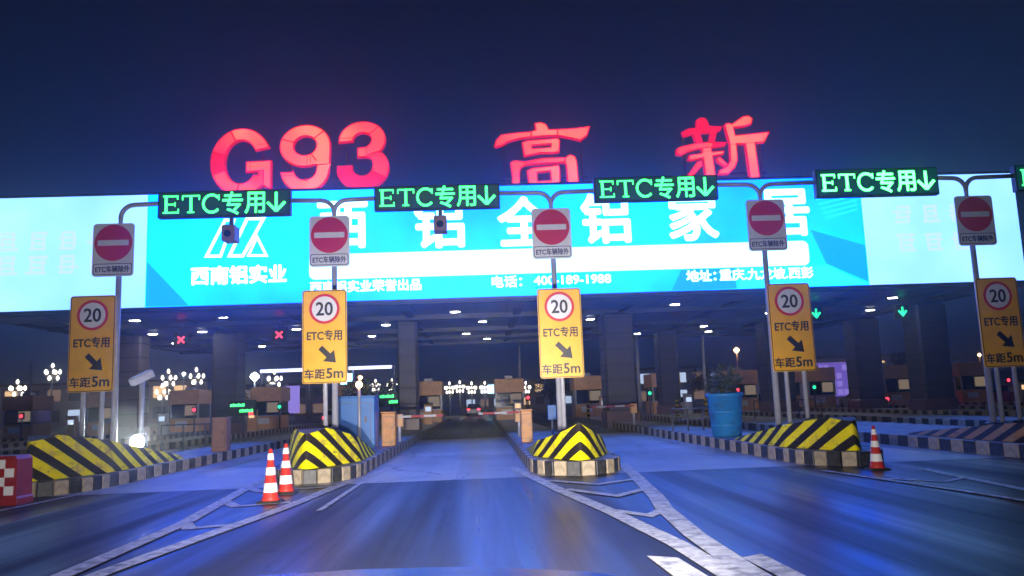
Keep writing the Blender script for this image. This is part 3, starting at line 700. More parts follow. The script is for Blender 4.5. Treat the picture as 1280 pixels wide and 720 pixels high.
for i, (x0, x1, z0, z1) in enumerate(LEDS):
    bright = i == 3
    cx = (x0+x1)/2; w_ = x1-x0; h = z1-z0
    t = thing('lane_display', 'green LED lane board reading ETC with down arrow, ' + ['over the emblem, leftmost','second from the left, over our lane','third, right of the middle no-entry sign','fourth, brightest, right of the red letters','cut off at the right edge'][i], 'led board', (cx, PY-0.12, z0), 'green LED lane boards')
    MB().bevbox(-w_/2, w_/2, 0, 0.22, 0, h, 0.02).build('housing', 'housing_dark', t)
    MB().plate([rrect(w_-0.08, h-0.08, 0.01, 2, 0, h/2)], -0.006, -0.001).build('dark_matrix', 'led_face', t)
    m = 'led_green_bright' if bright else 'led_green'
    k = w_/3.45
    s = 0.60*k; zc = h/2+0.0
    def stroke(pl, hw, nm='glyph'): MB().plate([band([(cx_*k, zc+cz_*k) for cx_, cz_ in pl], hw*k)], -0.014, -0.008).build(nm, m, t)
    bo = 0.004 if bright else 0.0
    # slab serif E, T, C drawn stroke by stroke
    eg = MB()
    def add_(pl, hw): eg.plate([band([((a)*k, zc+b_*k) for a, b_ in pl], (hw+bo)*k)], -0.014, -0.008)
    add_([(-1.50,-0.235),(-1.50,0.235)], 0.035); add_([(-1.58,0.22),(-1.20,0.22)], 0.020); add_([(-1.58,-0.22),(-1.18,-0.22)], 0.020)
    add_([(-1.465,0.0),(-1.27,0.0)], 0.018); add_([(-1.205,0.24),(-1.205,0.13)], 0.016); add_([(-1.185,-0.24),(-1.185,-0.12)], 0.016); add_([(-1.27,0.06),(-1.27,-0.06)], 0.014)
    eg.build('letter_e', m, t); eg = MB()
    add_([(-0.86,-0.235),(-0.86,0.235)], 0.035); add_([(-1.08,0.22),(-0.64,0.22)], 0.020); add_([(-1.075,0.235),(-1.075,0.11)], 0.016); add_([(-0.645,0.235),(-0.645,0.11)], 0.016); add_([(-0.95,-0.22),(-0.77,-0.22)], 0.018)
    eg.build('letter_t', m, t); eg = MB()
    cc = arc(-0.32, 0.0, 0.22, 0.235, 40, 320, 16)
    add_([(a, -b_) for a, b_ in cc], [0.02+0.022*math.sin(math.pi*q/16)+bo for q in range(17)] if False else 0.032); add_([(-0.135,0.24),(-0.135,0.09)], 0.016)
    eg.build('letter_c', m, t)
    text_part('专', 0.66*k, m, t, (0.22*k, -0.011, zc), bold=0.008+bo, extrude=0.003, name='character', sx=0.9)
    text_part('用', 0.66*k, m, t, (0.80*k, -0.011, zc), bold=0.008+bo, extrude=0.003, name='character', sx=0.9)
    ar = MB()
    for pl, hw in (([(1.36,0.27),(1.36,-0.22)], 0.035), ([(1.13,0.0),(1.36,-0.245)], 0.035), ([(1.59,0.0),(1.36,-0.245)], 0.035)):
        ar.plate([band([(a*k, zc+b_*k) for a, b_ in pl], (hw+bo)*k)], -0.0142-0.0006*len(ar.v), -0.008)
    ar.build('down_arrow', m, t)

for x, z, lab in ((-6.51,6.28,'small dark camera hanging under the leftmost lane board'),(-0.94,6.38,'small dark camera hanging under the second lane board')):
    t = thing('lane_camera', lab, 'camera', (x, PY-0.02, z), 'cameras under the lane boards')
    MB().bevbox(-0.17, 0.17, -0.3, 0.2, -0.22, 0.2, 0.03).build('housing', 'brown_panel', t)
    MB().box(-0.05, 0.05, -0.02, 0.06, 0.2, 0.52).build('bracket', 'metal_dark', t)
    MB().lathe([(0.07,-0.02),(0.09,0.0),(0.09,0.04)], n=14).build('lens', 'glass_dark', t, (0.0, -0.31, -0.05))
    t.children[-1].rotation_euler = (rad(90), 0, 0)

YS = [(-9.30,2.18,4.50,0.0),(-3.75,2.19,4.47,0.0),(2.01,2.12,4.33,0.0),(7.79,2.08,4.28,0.0),(13.15,2.00,4.26,0.0)]
SY = 19.6
for i, (x, zb, zt, _) in enumerate(YS):
    t = thing('speed_sign', 'tall yellow speed 20 and spacing sign, ' + ['leftmost of five, orange in the dark','second from the left, behind the cones','brightest, above the middle island','fourth from the left, by the blue tub','rightmost, partly cut by the frame'][i], 'road sign', (x, SY, 0), 'tall yellow speed and spacing signs')
    h = zt-zb; w_ = 1.08; k = h/2.25
    MB().plate([rrect(w_, h, 0.07, 4, 0, zb+h/2)], 0, 0.035).build('board', 'sign_yellow', t)
    MB().plate([rrect(w_-0.03, h-0.03, 0.06, 4, 0, zb+h/2), rrect(w_-0.065, h-0.065, 0.05, 4, 0, zb+h/2)[::-1]], -0.005, -0.001).build('border', 'sign_black', t)
    zc = zt-0.205*h
    MB().plate([circ(0.37, 40, 0, zc)], -0.006, -0.001).build('red_ring', 'sign_red', t)
    MB().plate([circ(0.305, 40, 0, zc)], -0.010, -0.0065).build('white_disc', 'sign_white', t)
    text_part('20', 0.46, 'sign_black', t, (0, -0.015, zc), bold=0.008, name='numerals', sx=0.92)
    text_part('ETC专用', 0.27, 'sign_black', t, (0, -0.010, zt-0.49*h), bold=0.006, name='lettering', sx=0.86)
    ax, az = 0.08, zt-0.70*h
    d = 0.7071
    def ro(u, v): return (ax + (u*d + v*d), az + (-u*d + v*d))
    arrow = [ro(*p) for p in ((-0.26,-0.065),(0.02,-0.065),(0.02,-0.19),(0.27,0.0),(0.02,0.19),(0.02,0.065),(-0.26,0.065))]
    MB().plate([arrow], -0.010, -0.001).build('arrow', 'sign_black', t)
    text_part('车距', 0.26, 'sign_black', t, (-0.24, -0.010, zt-0.90*h), bold=0.006, name='lettering')
    text_part('5m', 0.34, 'sign_black', t, (0.245, -0.010, zt-0.895*h), bold=0.008, name='lettering')
    po = MB()
    offs = (0.0,) if i in (1, 2) else (-0.2, 0.25)
    for ox_ in offs: po.tube([(ox_,0.09,0.95-0.3),(ox_,0.09,zt-0.1)], 0.055, 12).build('post', 'metal_grey', t); po = MB()
    for z in (zb+0.4, zt-0.5): MB().box(-0.35, 0.35, 0.036, 0.06, z-0.03, z+0.03).build('rail', 'metal_grey', t)

# ------------------------------------------------------------------ cones and checkered barrier
def cone(x, y, h, label):
    t = thing('traffic_cone', label, 'traffic cone', (x, y, 0.0), 'red and white traffic cones')
    b = h*0.23
    MB().bevbox(-b, b, -b, b, 0.0, 0.045, 0.03).build('base', 'rubber', t)
    r0, r1 = h*0.155, h*0.035
    def R(f): return r0+(r1-r0)*f
    prof = [(R(0)*1.1, 0.04), (R(0.03), 0.07)]
    MB().lathe([(R(0)*1.15,0.045),(R(0.05),0.09),(R(1.0),h),(R(1)*0.6,h+0.005)], n=20).build('body', 'cone_red', t)
    for f0, f1 in ((0.20,0.37),(0.52,0.66),(0.80,0.92)):
        MB().lathe([(R(f0)+0.006,h*f0),(R(f1)+0.006,h*f1)], n=20, cap=False).build('reflective_band', 'reflective_white', t)
cone(-3.72, 14.5, 0.92, 'red and white traffic cone, nearer of the pair left')
cone(-3.80, 15.95, 0.94, 'red and white traffic cone, farther of the pair left')
cone(7.75, 15.8, 0.86, 'lone red and white traffic cone beside right crash block')

t = thing('water_barrier', 'red plastic barrier with white checker squares at left edge', 'barrier', (-9.5, 16.1, 0))
ring = lambda s, z: [(-1.4*s-0.0, -0.28*s, z), (0.72*s, -0.28*s, z), (0.72*s, 0.28*s, z), (-1.4*s, 0.28*s, z)]
MB().loft([ring(1.0,0), ring(1.0,0.12), ring(0.97,0.16), ring(0.95,0.85), ring(0.88,0.92)], True, True).build('body', 'barrier_red', t)
for r in range(4):
    for c in range(11):
        if (r+c) % 2 == 0: MB().box(-1.23+c*0.17, -1.06+c*0.17, -0.289, -0.262, 0.19+r*0.165, 0.355+r*0.165).build('white_square', 'reflective_white', t)

# ------------------------------------------------------------------ island equipment
def cabinet(name, label, x, y, sx, sy_, h, m, cat='cabinet', cap='metal_dark', group=None):
    t = thing(name, label, cat, (x, y, KH-0.012), group)
    MB().bevbox(-sx/2, sx/2, -sy_/2, sy_/2, 0, h, 0.025).build('body', m, t)
    MB().box(-sx/2-0.02, sx/2+0.02, -sy_/2-0.02, sy_/2+0.02, h, h+0.035).build('lid', m, t)
    MB().plate([rrect(sx*0.8, h*0.78, 0.02, 2, 0, h*0.5), rrect(sx*0.8-0.03, h*0.78-0.03, 0.02, 2, 0, h*0.5)[::-1]], -sy_/2-0.006, -sy_/2-0.001).build('door_joint', cap, t)
    MB().box(sx*0.24, sx*0.30, -sy_/2-0.04, -sy_/2-0.001, h*0.5, h*0.62).build('handle', cap, t)
    return t
cabinet('equipment_cabinet', 'tall blue equipment cabinet behind the cones island crash block', -4.0, 26.4, 1.25, 1.1, 1.62, 'blue_panel')
cabinet('barrier_cabinet', 'orange brown barrier cabinet right of the blue cabinet', -3.08, 27.2, 0.46, 0.46, 1.08, 'orange_panel')
cabinet('barrier_cabinet', 'narrow orange cabinet left of the middle crash block', 1.45, 26.2, 0.36, 0.36, 1.0, 'orange_panel')
cabinet('equipment_cabinet', 'brown cabinet on the far left island', -8.85, 28.0, 0.5, 0.5, 1.1, 'brown_panel')
t = thing('payment_box', 'small bright blue box on a post behind middle island', 'box', (2.75, 31.5, KH-0.012))
MB().bevbox(-0.17, 0.17, -0.12, 0.12, 0.55, 1.12, 0.02).build('box', 'blue_panel', t); MB().tube([(0,0,0),(0,0,0.55)], 0.04).build('post', 'metal_grey', t)

t = thing('blue_tub', 'large tapered blue plastic tub on the right island', 'tub', (7.62, 25.0, KH-0.012))
MB().lathe([(0.42,0),(0.45,0.03),(0.53,1.2),(0.575,1.22),(0.58,1.30),(0.54,1.33),(0.5,1.24),(0.48,0.95)], n=28, cap=True).build('shell', 'blue_plastic', t)
for z in (0.35, 0.75): MB().lathe([(0.44+0.1*z*0.75+0.012, z-0.02),(0.44+0.1*z*0.75+0.022, z),(0.44+0.1*z*0.75+0.012, z+0.02)], n=28, cap=False).build('rib', 'blue_plastic', t)

def boom(x, y, d, L_, label):
    t = thing('boom_barrier', label, 'barrier', (x, y, KH-0.012), 'short red and white boom barriers')
    MB().tube([(0,0,0),(0,0,1.0)], 0.06).build('post', 'metal_grey', t)
    MB().bevbox(-0.15, 0.15, -0.15, 0.15, 0.55, 1.0, 0.03).build('drive_box', 'tan_panel', t)
    MB().box(0 if d > 0 else -L_, L_ if d > 0 else 0, -0.20, -0.155, 0.86, 0.94).build('arm', 'boom_paint', t)
boom(-2.98, 29.6, 1, 1.6, 'red and white boom reaching in from the cones island')
boom(1.4, 30.2, -1, 1.5, 'red and white boom reaching in from the middle island')
boom(7.2, 38.0, -1, 2.2, 'red and white boom by the dark middle column')

t = thing('post_lamp_stand_in', 'short white post before blue cabinet, warm globe standing in for far street lamp', 'lamp', (-3.78, 25.3, KH-0.012))
MB().tube([(0,0,0),(0,0,1.9)], 0.045).build('post', 'metal_grey', t)
MB().lathe([(0.02,1.88),(0.085,1.93),(0.105,2.0),(0.08,2.07),(0.02,2.11)], n=16).build('lamp_globe', 'lamp_warm', t)  # glowing globe stands in for a street lamp far behind the post

t = thing('camera_pole', 'white pole with tilted camera and floodlight on left island', 'camera pole', (-9.85, 23.9, KH-0.012))
MB().tube([(0,0,0),(0,0,2.3)], 0.075).build('pole', 'metal_grey', t)
c = MB().bevbox(-0.14, 0.14, -0.42, 0.25, -0.11, 0.11, 0.03).build('camera', 'sign_white', t, (0.05, 0, 2.42)); c.rotation_euler = (rad(25), 0, rad(-40))
MB().bevbox(-0.23, 0.23, -0.02, 0.14, 0.32, 0.78, 0.03).build('floodlight_housing', 'metal_dark', t, (-0.0, -0.2, 0))
MB().plate([circ(0.19, 24, 0, 0.55)], -0.035, -0.023).build('floodlight_face', 'flood_white', t, (-0.0, -0.2, 0))
fl = bpy.data.lights.new('floodlight', 'SPOT'); fl.energy = 1800; fl.spot_size = rad(110); fl.spot_blend = 0.6; fl.shadow_soft_size = 0.1; fl.color = (0.92, 1, 1)
fo = link('floodlight', fl, t, (0, -0.32, 0.55)); fo.rotation_euler = (rad(72), 0, rad(25))

def fee_display(x, y, z, label):
    t = thing('fee_display', label, 'led board', (x, y, 0), 'small green fee displays')
    MB().bevbox(-0.75, 0.75, 0, 0.2, z, z+0.85, 0.03).build('housing', 'housing_dark', t)
    MB().box(-0.06, 0.06, 0.05, 0.15, KH-0.012, z).build('post', 'metal_dark', t)
    for (a, b_, zz, m) in ((-0.66,0.15,0.58,'led_green'),(-0.15,0.62,0.26,'led_green'),(0.35,0.62,0.10,'led_red')):
        n = 6
        for q in range(n):
            xx = a+(b_-a)*q/n
            MB().box(xx, xx+(b_-a)/n*0.75, -0.006, -0.001, z+zz-0.07, z+zz+(0.09 if q % 2 else 0.06)).build('lit_row', m, t)
fee_display(-13.6+0.2, 46.0, 1.35, 'small green lit fee display at the left column')
fee_display(-5.1, 46.5, 1.55, 'small green lit fee display right of the blue cabinet')

# guard rails on islands
def rail(x0, x1, y, z, label):
    t = thing('guard_rail', label, 'railing', (0, 0, 0), 'low metal guard rails')
    MB().tube([(x0,y,z),(x1,y,z)], 0.03, 8).build('top_rail', 'metal_dark', t)
    MB().tube([(x0,y,z-0.4),(x1,y,z-0.4)], 0.025, 8).build('lower_rail', 'metal_dark', t)
    for k in range(4):
        x = x0+(x1-x0)*k/3; MB().tube([(x,y,0),(x,y,z)], 0.03, 8).build('post', 'metal_dark', t)
rail(-12.8, -10.2, 33.0, 1.15, 'low metal guard rail left of the cones island')
rail(7.0, 8.7, 29.5, 1.1, 'low metal guard rail behind the blue tub')
rail(14.0, 17.5, 41.0, 1.15, 'low metal guard rail under the fourth yellow sign')
def bollard(x, y, label):
    t = thing('bollard', label, 'bollard', (x, y, KH-0.012), 'black and yellow bollards by the booths')
    MB().lathe([(0.1,0),(0.1,0.95),(0.06,1.02)], n=14).build('post', 'bollard_paint', t); MB().lathe([(0.17,0),(0.17,0.04)], n=14).build('base', 'metal_dark', t)

# ------------------------------------------------------------------ toll booths
def booth(x, y, label, first=[None]):
    t = thing('toll_booth', label, 'toll booth', (x, y, KH-0.012), 'tan toll booths under the canopy')
    src = first[0]
    if src is None:
        P = [('base_panel', MB().bevbox(-1.0,1.0,-1.3,1.3,0,0.95,0.06).mesh('base_panel','tan_panel'))]
        P += [('window_band', MB().bevbox(-0.97,0.97,-1.27,1.27,0.951,1.95,0.06).mesh('window_band','glass_dark'))]
        P += [('roof_box', MB().bevbox(-1.08,1.08,-1.4,1.4,1.951,2.95,0.05).mesh('roof_box','tan_panel'))]
        for sx in (-1, 1): P.append(('corner_post', MB().box(sx*0.98-0.06,sx*0.98+0.06,-1.36,-1.26,0.96,1.945).mesh('corner_post','metal_grey')))
        P.append(('window_mullion', MB().box(-0.03,0.03,-1.31,-1.275,0.96,1.945).mesh('window_mullion','metal_dark')))
        P.append(('roof_unit', MB().bevbox(-0.3,0.3,-0.4,0.4,2.951,3.2,0.04).mesh('roof_unit','metal_grey')))
        P.append(('window_sill', MB().box(-1.06,1.06,-1.39,-1.28,0.90,0.955).mesh('window_sill','metal_grey')))
        P.append(('added_glow_pane', MB().box(0.06,0.86,-1.30,-1.274,1.15,1.85).mesh('added_glow_pane','booth_glow')))  # warm glowing pane added to the otherwise dark booth front
        P.append(('door', MB().box(-1.012,-1.001,-0.6,0.3,0.05,1.9).mesh('door','metal_grey')))
        P.append(('notice_plate', MB().box(-0.6,0.2,-1.33,-1.301,0.35,0.75).mesh('notice_plate','sign_white')))
        first[0] = P; src = P
    for nm, me in src: link(nm, me, t)
names = ['leftmost','second from left','third from left','fourth from left','fifth from left, mostly behind the blue cabinet','left of our lane','right of our lane',
         'behind the middle sign','right of the dark middle column','behind the blue tub','beneath the fourth yellow sign','right of the violet screen','rightmost']
for k, nm in zip(range(-6, 7), names):
    x = {-2:-9.5,-1:-3.85,0:2.1,1:7.9,2:13.6}.get(k, 2.0+5.8*k)
    booth(x, 60.0, 'tan toll booth with dark window band, ' + nm)
    t = thing('card_machine', 'card machine with lit screen, at booth ' + nm, 'machine', (x+0.35, 54.0, KH-0.012), 'card machines before the booths')
    MB().bevbox(-0.28, 0.28, -0.25, 0.25, 0, 1.35, 0.04).build('body', 'tan_panel' if k % 2 else 'metal_grey', t)
    MB().box(-0.18, 0.18, -0.265, -0.252, 0.85, 1.15).build('screen', 'window_cool' if k % 3 else 'window_warm', t)
    MB().box(-0.33, 0.33, -0.34, 0.3, 1.352, 1.41).build('hood', 'metal_dark', t)
for x, y, lab in ((6.9,52,'striped bollard left of the booth behind the middle sign'),(8.9,52,'striped bollard right of the booth behind the middle sign'),(12.7,52,'striped bollard left of the middle column booth'),
                  (14.6,52,'striped bollard right of the middle column booth')):
    bollard(x, y, 'black and yellow ' + lab)

# ------------------------------------------------------------------ lane signals and ceiling lamps
def signal(x, y, z, kind, label):
    t = thing('lane_signal', label, 'lane signal', (x, y, z), 'lane signals under the canopy')
    MB().bevbox(-0.4, 0.4, 0, 0.2, -0.4, 0.4, 0.03).build('housing', 'housing_dark', t)
    MB().box(-0.03, 0.03, 0.08, 0.14, 0.4, 6.445-z if y > 40 else ZB+0.02-z).build('hanger', 'metal_dark', t)
    if kind == 'x':
        mb = MB(); mb.plate([band([(-0.17,-0.17),(0.17,0.17)], 0.045)], -0.012, -0.001); mb.plate([band([(-0.17,0.17),(0.17,-0.17)], 0.045)], -0.014, -0.001); mb.build('red_cross', 'led_red', t)
    else:
        MB().plate([[(-0.05,0.28),(-0.05,-0.02),(-0.2,0.1),(-0.26,0.03),(0,-0.28),(0.26,0.03),(0.2,0.1),(0.05,-0.02),(0.05,0.28)]], -0.012, -0.001).build('green_arrow', 'led_arrow', t)
signal(-15.95, 43.5, 5.5, 'x', 'red cross lane signal, left one of the two')
signal(-10.75, 43.5, 5.6, 'x', 'red cross lane signal beside second yellow sign')
signal(18.75, 43.5, 5.8, 'a', 'green arrow lane signal beside fourth yellow sign')
signal(23.65, 43.5, 5.75, 'a', 'green arrow lane signal between the right columns')
lamp_src = [MB().lathe([(0.26,0.0),(0.30,0.06),(0.30,0.10)], n=16).mesh('lamp_housing','metal_grey'), MB().lathe([(0.02,-0.012),(0.24,-0.01),(0.25,-0.002)], n=16).mesh('lens','lamp_white')]
cols = [-20.5,-17.6,-12.2,-6.6,-0.9,5.0,10.8,16.5,22.2]
ORD = ['first','second','third','fourth','fifth','sixth','seventh','eighth','ninth']
rows = [(41.5,'front row'),(48.0,'second row'),(55.0,'third row'),(61.0,'back row')]
for r, (y, rn) in enumerate(rows):
    for c, x in enumerate(cols):
        if (r*5+c*3) % 7 == 2: continue
        x_ = x + (1.4 if r % 2 else -0.3) + random.uniform(-.5, .5); y_ = y + random.uniform(-.8, .8)
        t = thing('ceiling_lamp', 'round white ceiling lamp, %s from the left in the %s under the canopy' % (ORD[c], rn), 'ceiling lamp', (x_, y_, 6.345), 'round ceiling lamps of the canopy')
        for nm, me in zip(('housing','lens'), lamp_src): link(nm, me, t)

# ------------------------------------------------------------------ far street lamps, screens, cars, trees
globe_me = MB().lathe([(0.04,-0.36),(0.2,-0.2),(0.24,0.0),(0.15,0.28),(0.03,0.4)], n=10).mesh('globe', 'lamp_globe')
def cluster_lamp(x, y, z, label, s=1.0):
    t = thing('cluster_lamp', label, 'street lamp', (x, y, 0), 'branching globe street lamps far behind')
    MB().tube([(0,0,0),(0,0,z+0.6*s)], [0.12,0.06], 8).build('pole', 'metal_grey', t)
    for a, r, dz in [(0,0,1.35)] + [(72*k+20, 1.05, 0.35) for k in range(5)] + [(120*k+30, 0.75, -0.6) for k in range(3)]:
        gx, gy = r*s*math.cos(rad(a)), r*s*math.sin(rad(a))
        o = link('globe', globe_me, t, (gx, gy, z+dz*s)); o.scale = (s, s, s)
        if r: MB().tube([(0,0,z-0.8*s+dz*0.4),(gx*0.8,gy*0.8,z-0.7*s+dz*s*0.6),(gx,gy,z+dz*s-0.4*s)], 0.035, 6).build('bracket', 'metal_grey', t)
CL = [(66,-57.2,7.4),(22,-61.7,5.4),(211,-41.9,6.1),(245,-38.2,6.2),(214,-45,4.4),(343,-27.8,5.5),(470,-14.2,4.2),(490,-12.0,4.2),(562,-4.2,3.5),(575,-2.8,3.6),(588,-1.2,3.4),(605,0.6,3.4),(640,5.0,3.5),(650,6.2,3.2)]
CN = ['taller of the far left pair','lower of the far left pair','third from left','fourth from left, above a tan booth','short, below the third','sixth, right of white floodlight','left of pair above blue cabinet',
      'right of pair above blue cabinet','first of the row over our lane','second of the row over our lane','third of the row over our lane','fourth of the row over our lane','fifth of the row over our lane','last of the row over our lane']
for (px, x, z), nm in zip(CL, CN):
    yy = 110 if px != 214 else 116
    cluster_lamp(x, yy, z, 'branching street lamp with many white globes, ' + nm, 0.85 if px < 400 else 0.6)
def street_lamp(x, y, z, m, label, r=0.28):
    t = thing('street_lamp', label, 'street lamp', (x, y, 0), 'single head street lamps behind the toll plaza')
    MB().tube([(0,0,0),(0,0,z)], [0.10,0.07], 8).build('pole', 'metal_grey', t)
    MB().lathe([(0.05,-r),(r,-0.1*r),(r*0.9,0.4*r),(0.05,r)], n=12).build('lamp_head', m, t, (0,0,z+r*0.6))
street_lamp(-24.9, 90, 5.0, 'lamp_cool', 'bright white street lamp above the left green display', 0.5)
street_lamp(-8.6, 90, 4.5, 'lamp_cool', 'white street lamp left of our lane, above the green display', 0.32)
street_lamp(21.9, 90, 5.5, 'lamp_warm', 'orange street lamp beside the dark middle column', 0.25)
street_lamp(29.2, 90, 6.2, 'lamp_warm', 'larger orange street lamp above the blue tub', 0.32)
street_lamp(-13.0, 88, 4.6, 'lamp_warm', 'orange street lamp above the blue cabinet', 0.25)

t = thing('light_gantry', 'distant frame with violet white light tubes left of our lane', 'gantry', (0, 78, 0))
for x in (-21.0, -16.4, -12.2, -8.2): MB().tube([(x,0,0),(x,0,5.4)], 0.09, 8).build('post', 'metal_grey', t)
MB().box(-21.1, -8.1, -0.1, 0.1, 5.3, 5.5).build('beam', 'metal_grey', t)
for x0, x1 in ((-21.0,-16.6),(-12.6,-8.5)): MB().box(x0, x1, -0.25, -0.11, 5.15, 5.45).build('light_tube', 'tube_violet', t)
t = thing('light_screen', 'violet lit display screen behind the right columns', 'screen', (49.0, 112, 0))
MB().box(-3.2, 3.2, 0, 0.4, 0.6, 5.4).build('panel', 'screen_violet', t)
for r in range(4):
    for c in range(7):
        if random.random() < 0.6: MB().box(-3.0+c*0.88, -2.3+c*0.88, -0.03, -0.002, 0.8+r*1.15, 1.6+r*1.15).build('lit_block', 'screen_violet_light', t)
for x in (-2.5, 2.5): MB().box(x-0.1, x+0.1, 0.1, 0.3, 0, 0.6).build('leg', 'metal_dark', t)
t = thing('light_screen', 'narrow pale violet lit sign left of the second yellow sign', 'screen', (-19.4, 84, 0))
MB().box(-0.7, 0.7, 0, 0.3, 1.2, 4.0).build('panel', 'screen_violet_light', t); MB().box(-0.08, 0.08, 0.1, 0.2, 0, 1.2).build('leg', 'metal_dark', t)
t = thing('light_screen', 'small white square lit sign over our lane', 'screen', (1.4, 95, 0))
MB().box(-0.5, 0.5, 0, 0.3, 2.6, 3.6).build('panel', 'screen_white', t); MB().box(-0.06, 0.06, 0.1, 0.2, 0, 2.6).build('leg', 'metal_dark', t)
t = thing('light_screen', 'small white lit box right of the second yellow sign', 'screen', (-13.2, 80, 0))
MB().box(-0.55, 0.55, 0, 0.3, 3.6, 4.9).build('panel', 'screen_white', t); MB().box(-0.06, 0.06, 0.1, 0.2, 0, 3.6).build('leg', 'metal_dark', t)
t = thing('light_screen', 'small teal lit sign beside the left tan booth', 'screen', (-20.9, 66, 0))
MB().box(-0.7, 0.7, 0, 0.2, 2.0, 3.1).build('panel', 'screen_cyan_deep', t); MB().box(-0.06, 0.06, 0.05, 0.15, 0, 2.0).build('leg', 'metal_dark', t)

# plain poles in the lanes beyond
for x, y, z, lab in ((3.2,64.5,6.0,'slim grey pole behind the booth right of our lane'),(10.3,52.0,5.6,'slim grey pole left of the dark middle column'),(16.9,60.0,6.0,'slim grey pole right of the middle column booth'),
                     (-36.0,66.0,6.2,'slim grey pole far left under the lamps')):
    t = thing('slim_pole', lab, 'pole', (x, y, 0), 'slim grey poles in the toll lanes')
    MB().tube([(0,0,0),(0,0,z)], [0.12,0.09], 10).build('shaft', 'metal_grey', t); MB().lathe([(0.22,0.0),(0.22,0.05)], n=12).build('base', 'metal_grey', t)

def lane_lamp(x, y, m, label):
    t = thing('lane_lamp', label, 'traffic light', (x, y, KH-0.012), 'small lane lights at the booths')
    MB().tube([(0,0,0),(0,0,1.3)], 0.05, 8).build('post', 'metal_dark', t)
    MB().bevbox(-0.16, 0.16, -0.08, 0.1, 1.3, 1.75, 0.03).build('housing', 'housing_dark', t)
    MB().plate([circ(0.12, 16, 0, 1.52)], -0.095, -0.082).build('lens', m, t)
for x, m, lab in ((-31.3,'led_red','red one at the far left'),(-19.7,'led_red','red one by the third booth'),(-13.9,'led_arrow','green one by the left green display'),(3.3,'led_red','red one right of our lane'),
                  (11.9,'led_arrow','green one beside the middle column'),(18.2,'led_red','red one behind the blue tub'),(23.7,'led_arrow','green one beneath the fourth yellow sign'),(32.2,'led_red','red one right of the violet screen'),(37.9,'led_red','red one at the far right')):
    lane_lamp(x, 56.5, m, 'small lane light on a post, ' + lab)
def building(x, y, w_, h, m, rows_, cols_, label):
    t = thing('low_building', label, 'building', (x, y, 0), 'low lit buildings behind the plaza')
    MB().box(-w_/2, w_/2, 0, 9, 0, h).build('wall', m, t); MB().box(-w_/2-0.4, w_/2+0.4, -0.4, 9.4, h, h+0.4).build('roof', 'roof_dark', t)
    for r in range(rows_):
        for c_ in range(cols_):
            xx = -w_/2+(c_+0.5)*w_/cols_; zz = (r+0.5)*h/rows_
            MB().box(xx-w_/cols_*0.3, xx+w_/cols_*0.3, -0.06, -0.005, zz-h/rows_*0.28, zz+h/rows_*0.28).build('window', random.choice(['window_warm','window_cool','window_dark','window_dark','window_dim']), t)
for a in ((-70,150,34,7.5,'wall_pink',2,9,'low pinkish building behind the far left booths'),(-42,165,22,6.5,'wall_pink',2,6,'low building with lit windows behind the left columns'),(9,190,26,6.0,'wall_grey',2,8,'low building over the road ahead'),
          (36,150,20,6.5,'wall_grey',2,6,'low building behind the blue tub'),(74,150,30,7.5,'wall_pink',2,8,'low building behind the right booths')): building(*a)
for k, (x, m) in enumerate(((-88,'lamp_cool'),(-66,'lamp_warm'),(-50,'lamp_cool'),(-24,'lamp_warm'),(12,'lamp_warm'),(24,'lamp_cool'),(52,'lamp_warm'),(70,'lamp_cool'),(88,'lamp_warm'))):
    street_lamp(x, 138, 6.0+(k*37 % 5)*0.5, m, '%s street lamp in the far row, %s from the left' % ('white' if m == 'lamp_cool' else 'orange', ORD[k]), 0.3)

def car(x, y, m, label, lit=True):
    t = thing('car', label, 'car', (x, y, 0), 'cars queuing beyond the booths')
    def sec(yy, hw, z0, z1): return [(-hw,yy,z0),(hw,yy,z0),(hw*1.02,yy,(z0+z1)/2),(hw*0.94,yy,z1),(-hw*0.94,yy,z1),(-hw*1.02,yy,(z0+z1)/2)]
    MB().loft([sec(-2.2,0.80,0.35,0.85), sec(-2.05,0.87,0.25,1.0), sec(-1.2,0.9,0.22,1.02), sec(1.2,0.9,0.22,0.98), sec(2.1,0.85,0.25,0.85), sec(2.25,0.75,0.35,0.7)][::-1], True, True).build('body', m, t)
    def top(z, hw, a, b_): return [(-hw,a,z),(hw,a,z),(hw,b_,z),(-hw,b_,z)]
    MB().loft([top(1.0,0.82,-1.75,1.15), top(1.38,0.68,-1.15,0.45)], False, False).build('window_band', 'glass_dark', t)
    MB().loft([top(1.381,0.69,-1.18,0.48), top(1.46,0.6,-0.95,0.25)], True, True).build('roof', m, t)
    for sx in (-1, 1):
        for yy in (-1.35, 1.4):
            wl = MB().lathe([(0.2,-0.1),(0.32,-0.1),(0.34,-0.05),(0.34,0.05),(0.32,0.1),(0.2,0.1)], n=16).build('wheel', 'rubber', t, (sx*0.8, yy, 0.34)); wl.rotation_euler = (0, rad(90), 0)
        MB().box(sx*0.62-0.16, sx*0.62+0.16, -2.22, -2.05, 0.72, 0.88).build('tail_light', 'tail_red', t)
    MB().box(-0.26, 0.26, -2.235, -2.19, 0.48, 0.6).build('number_plate', 'sign_white', t)
car(22.3, 62, 'car_dark', 'dark car with red tail lights behind the blue tub')
car(27.9, 58, 'car_white', 'white car seen from behind beneath the violet screen')
car(33.9, 62, 'car_dark', 'dark car with red tail lights right of the grey columns')
car(39.2, 58, 'car_red', 'red car near the right edge behind the booths')
car(-0.9, 100, 'car_dark', 'distant dark car ahead in our own lane')
car(-12.4, 70, 'car_white', 'white car with red tail lights past the left booths')
car(-18.2, 74, 'car_dark', 'dark car beyond the left tan booth')
car(-24.0, 68, 'car_red', 'red car beside the brown tiled column')
car(10.8, 72, 'car_silver', 'silver car right of the booth behind the middle sign')
car(16.6, 69, 'car_white', 'white car between the middle column and the tub')
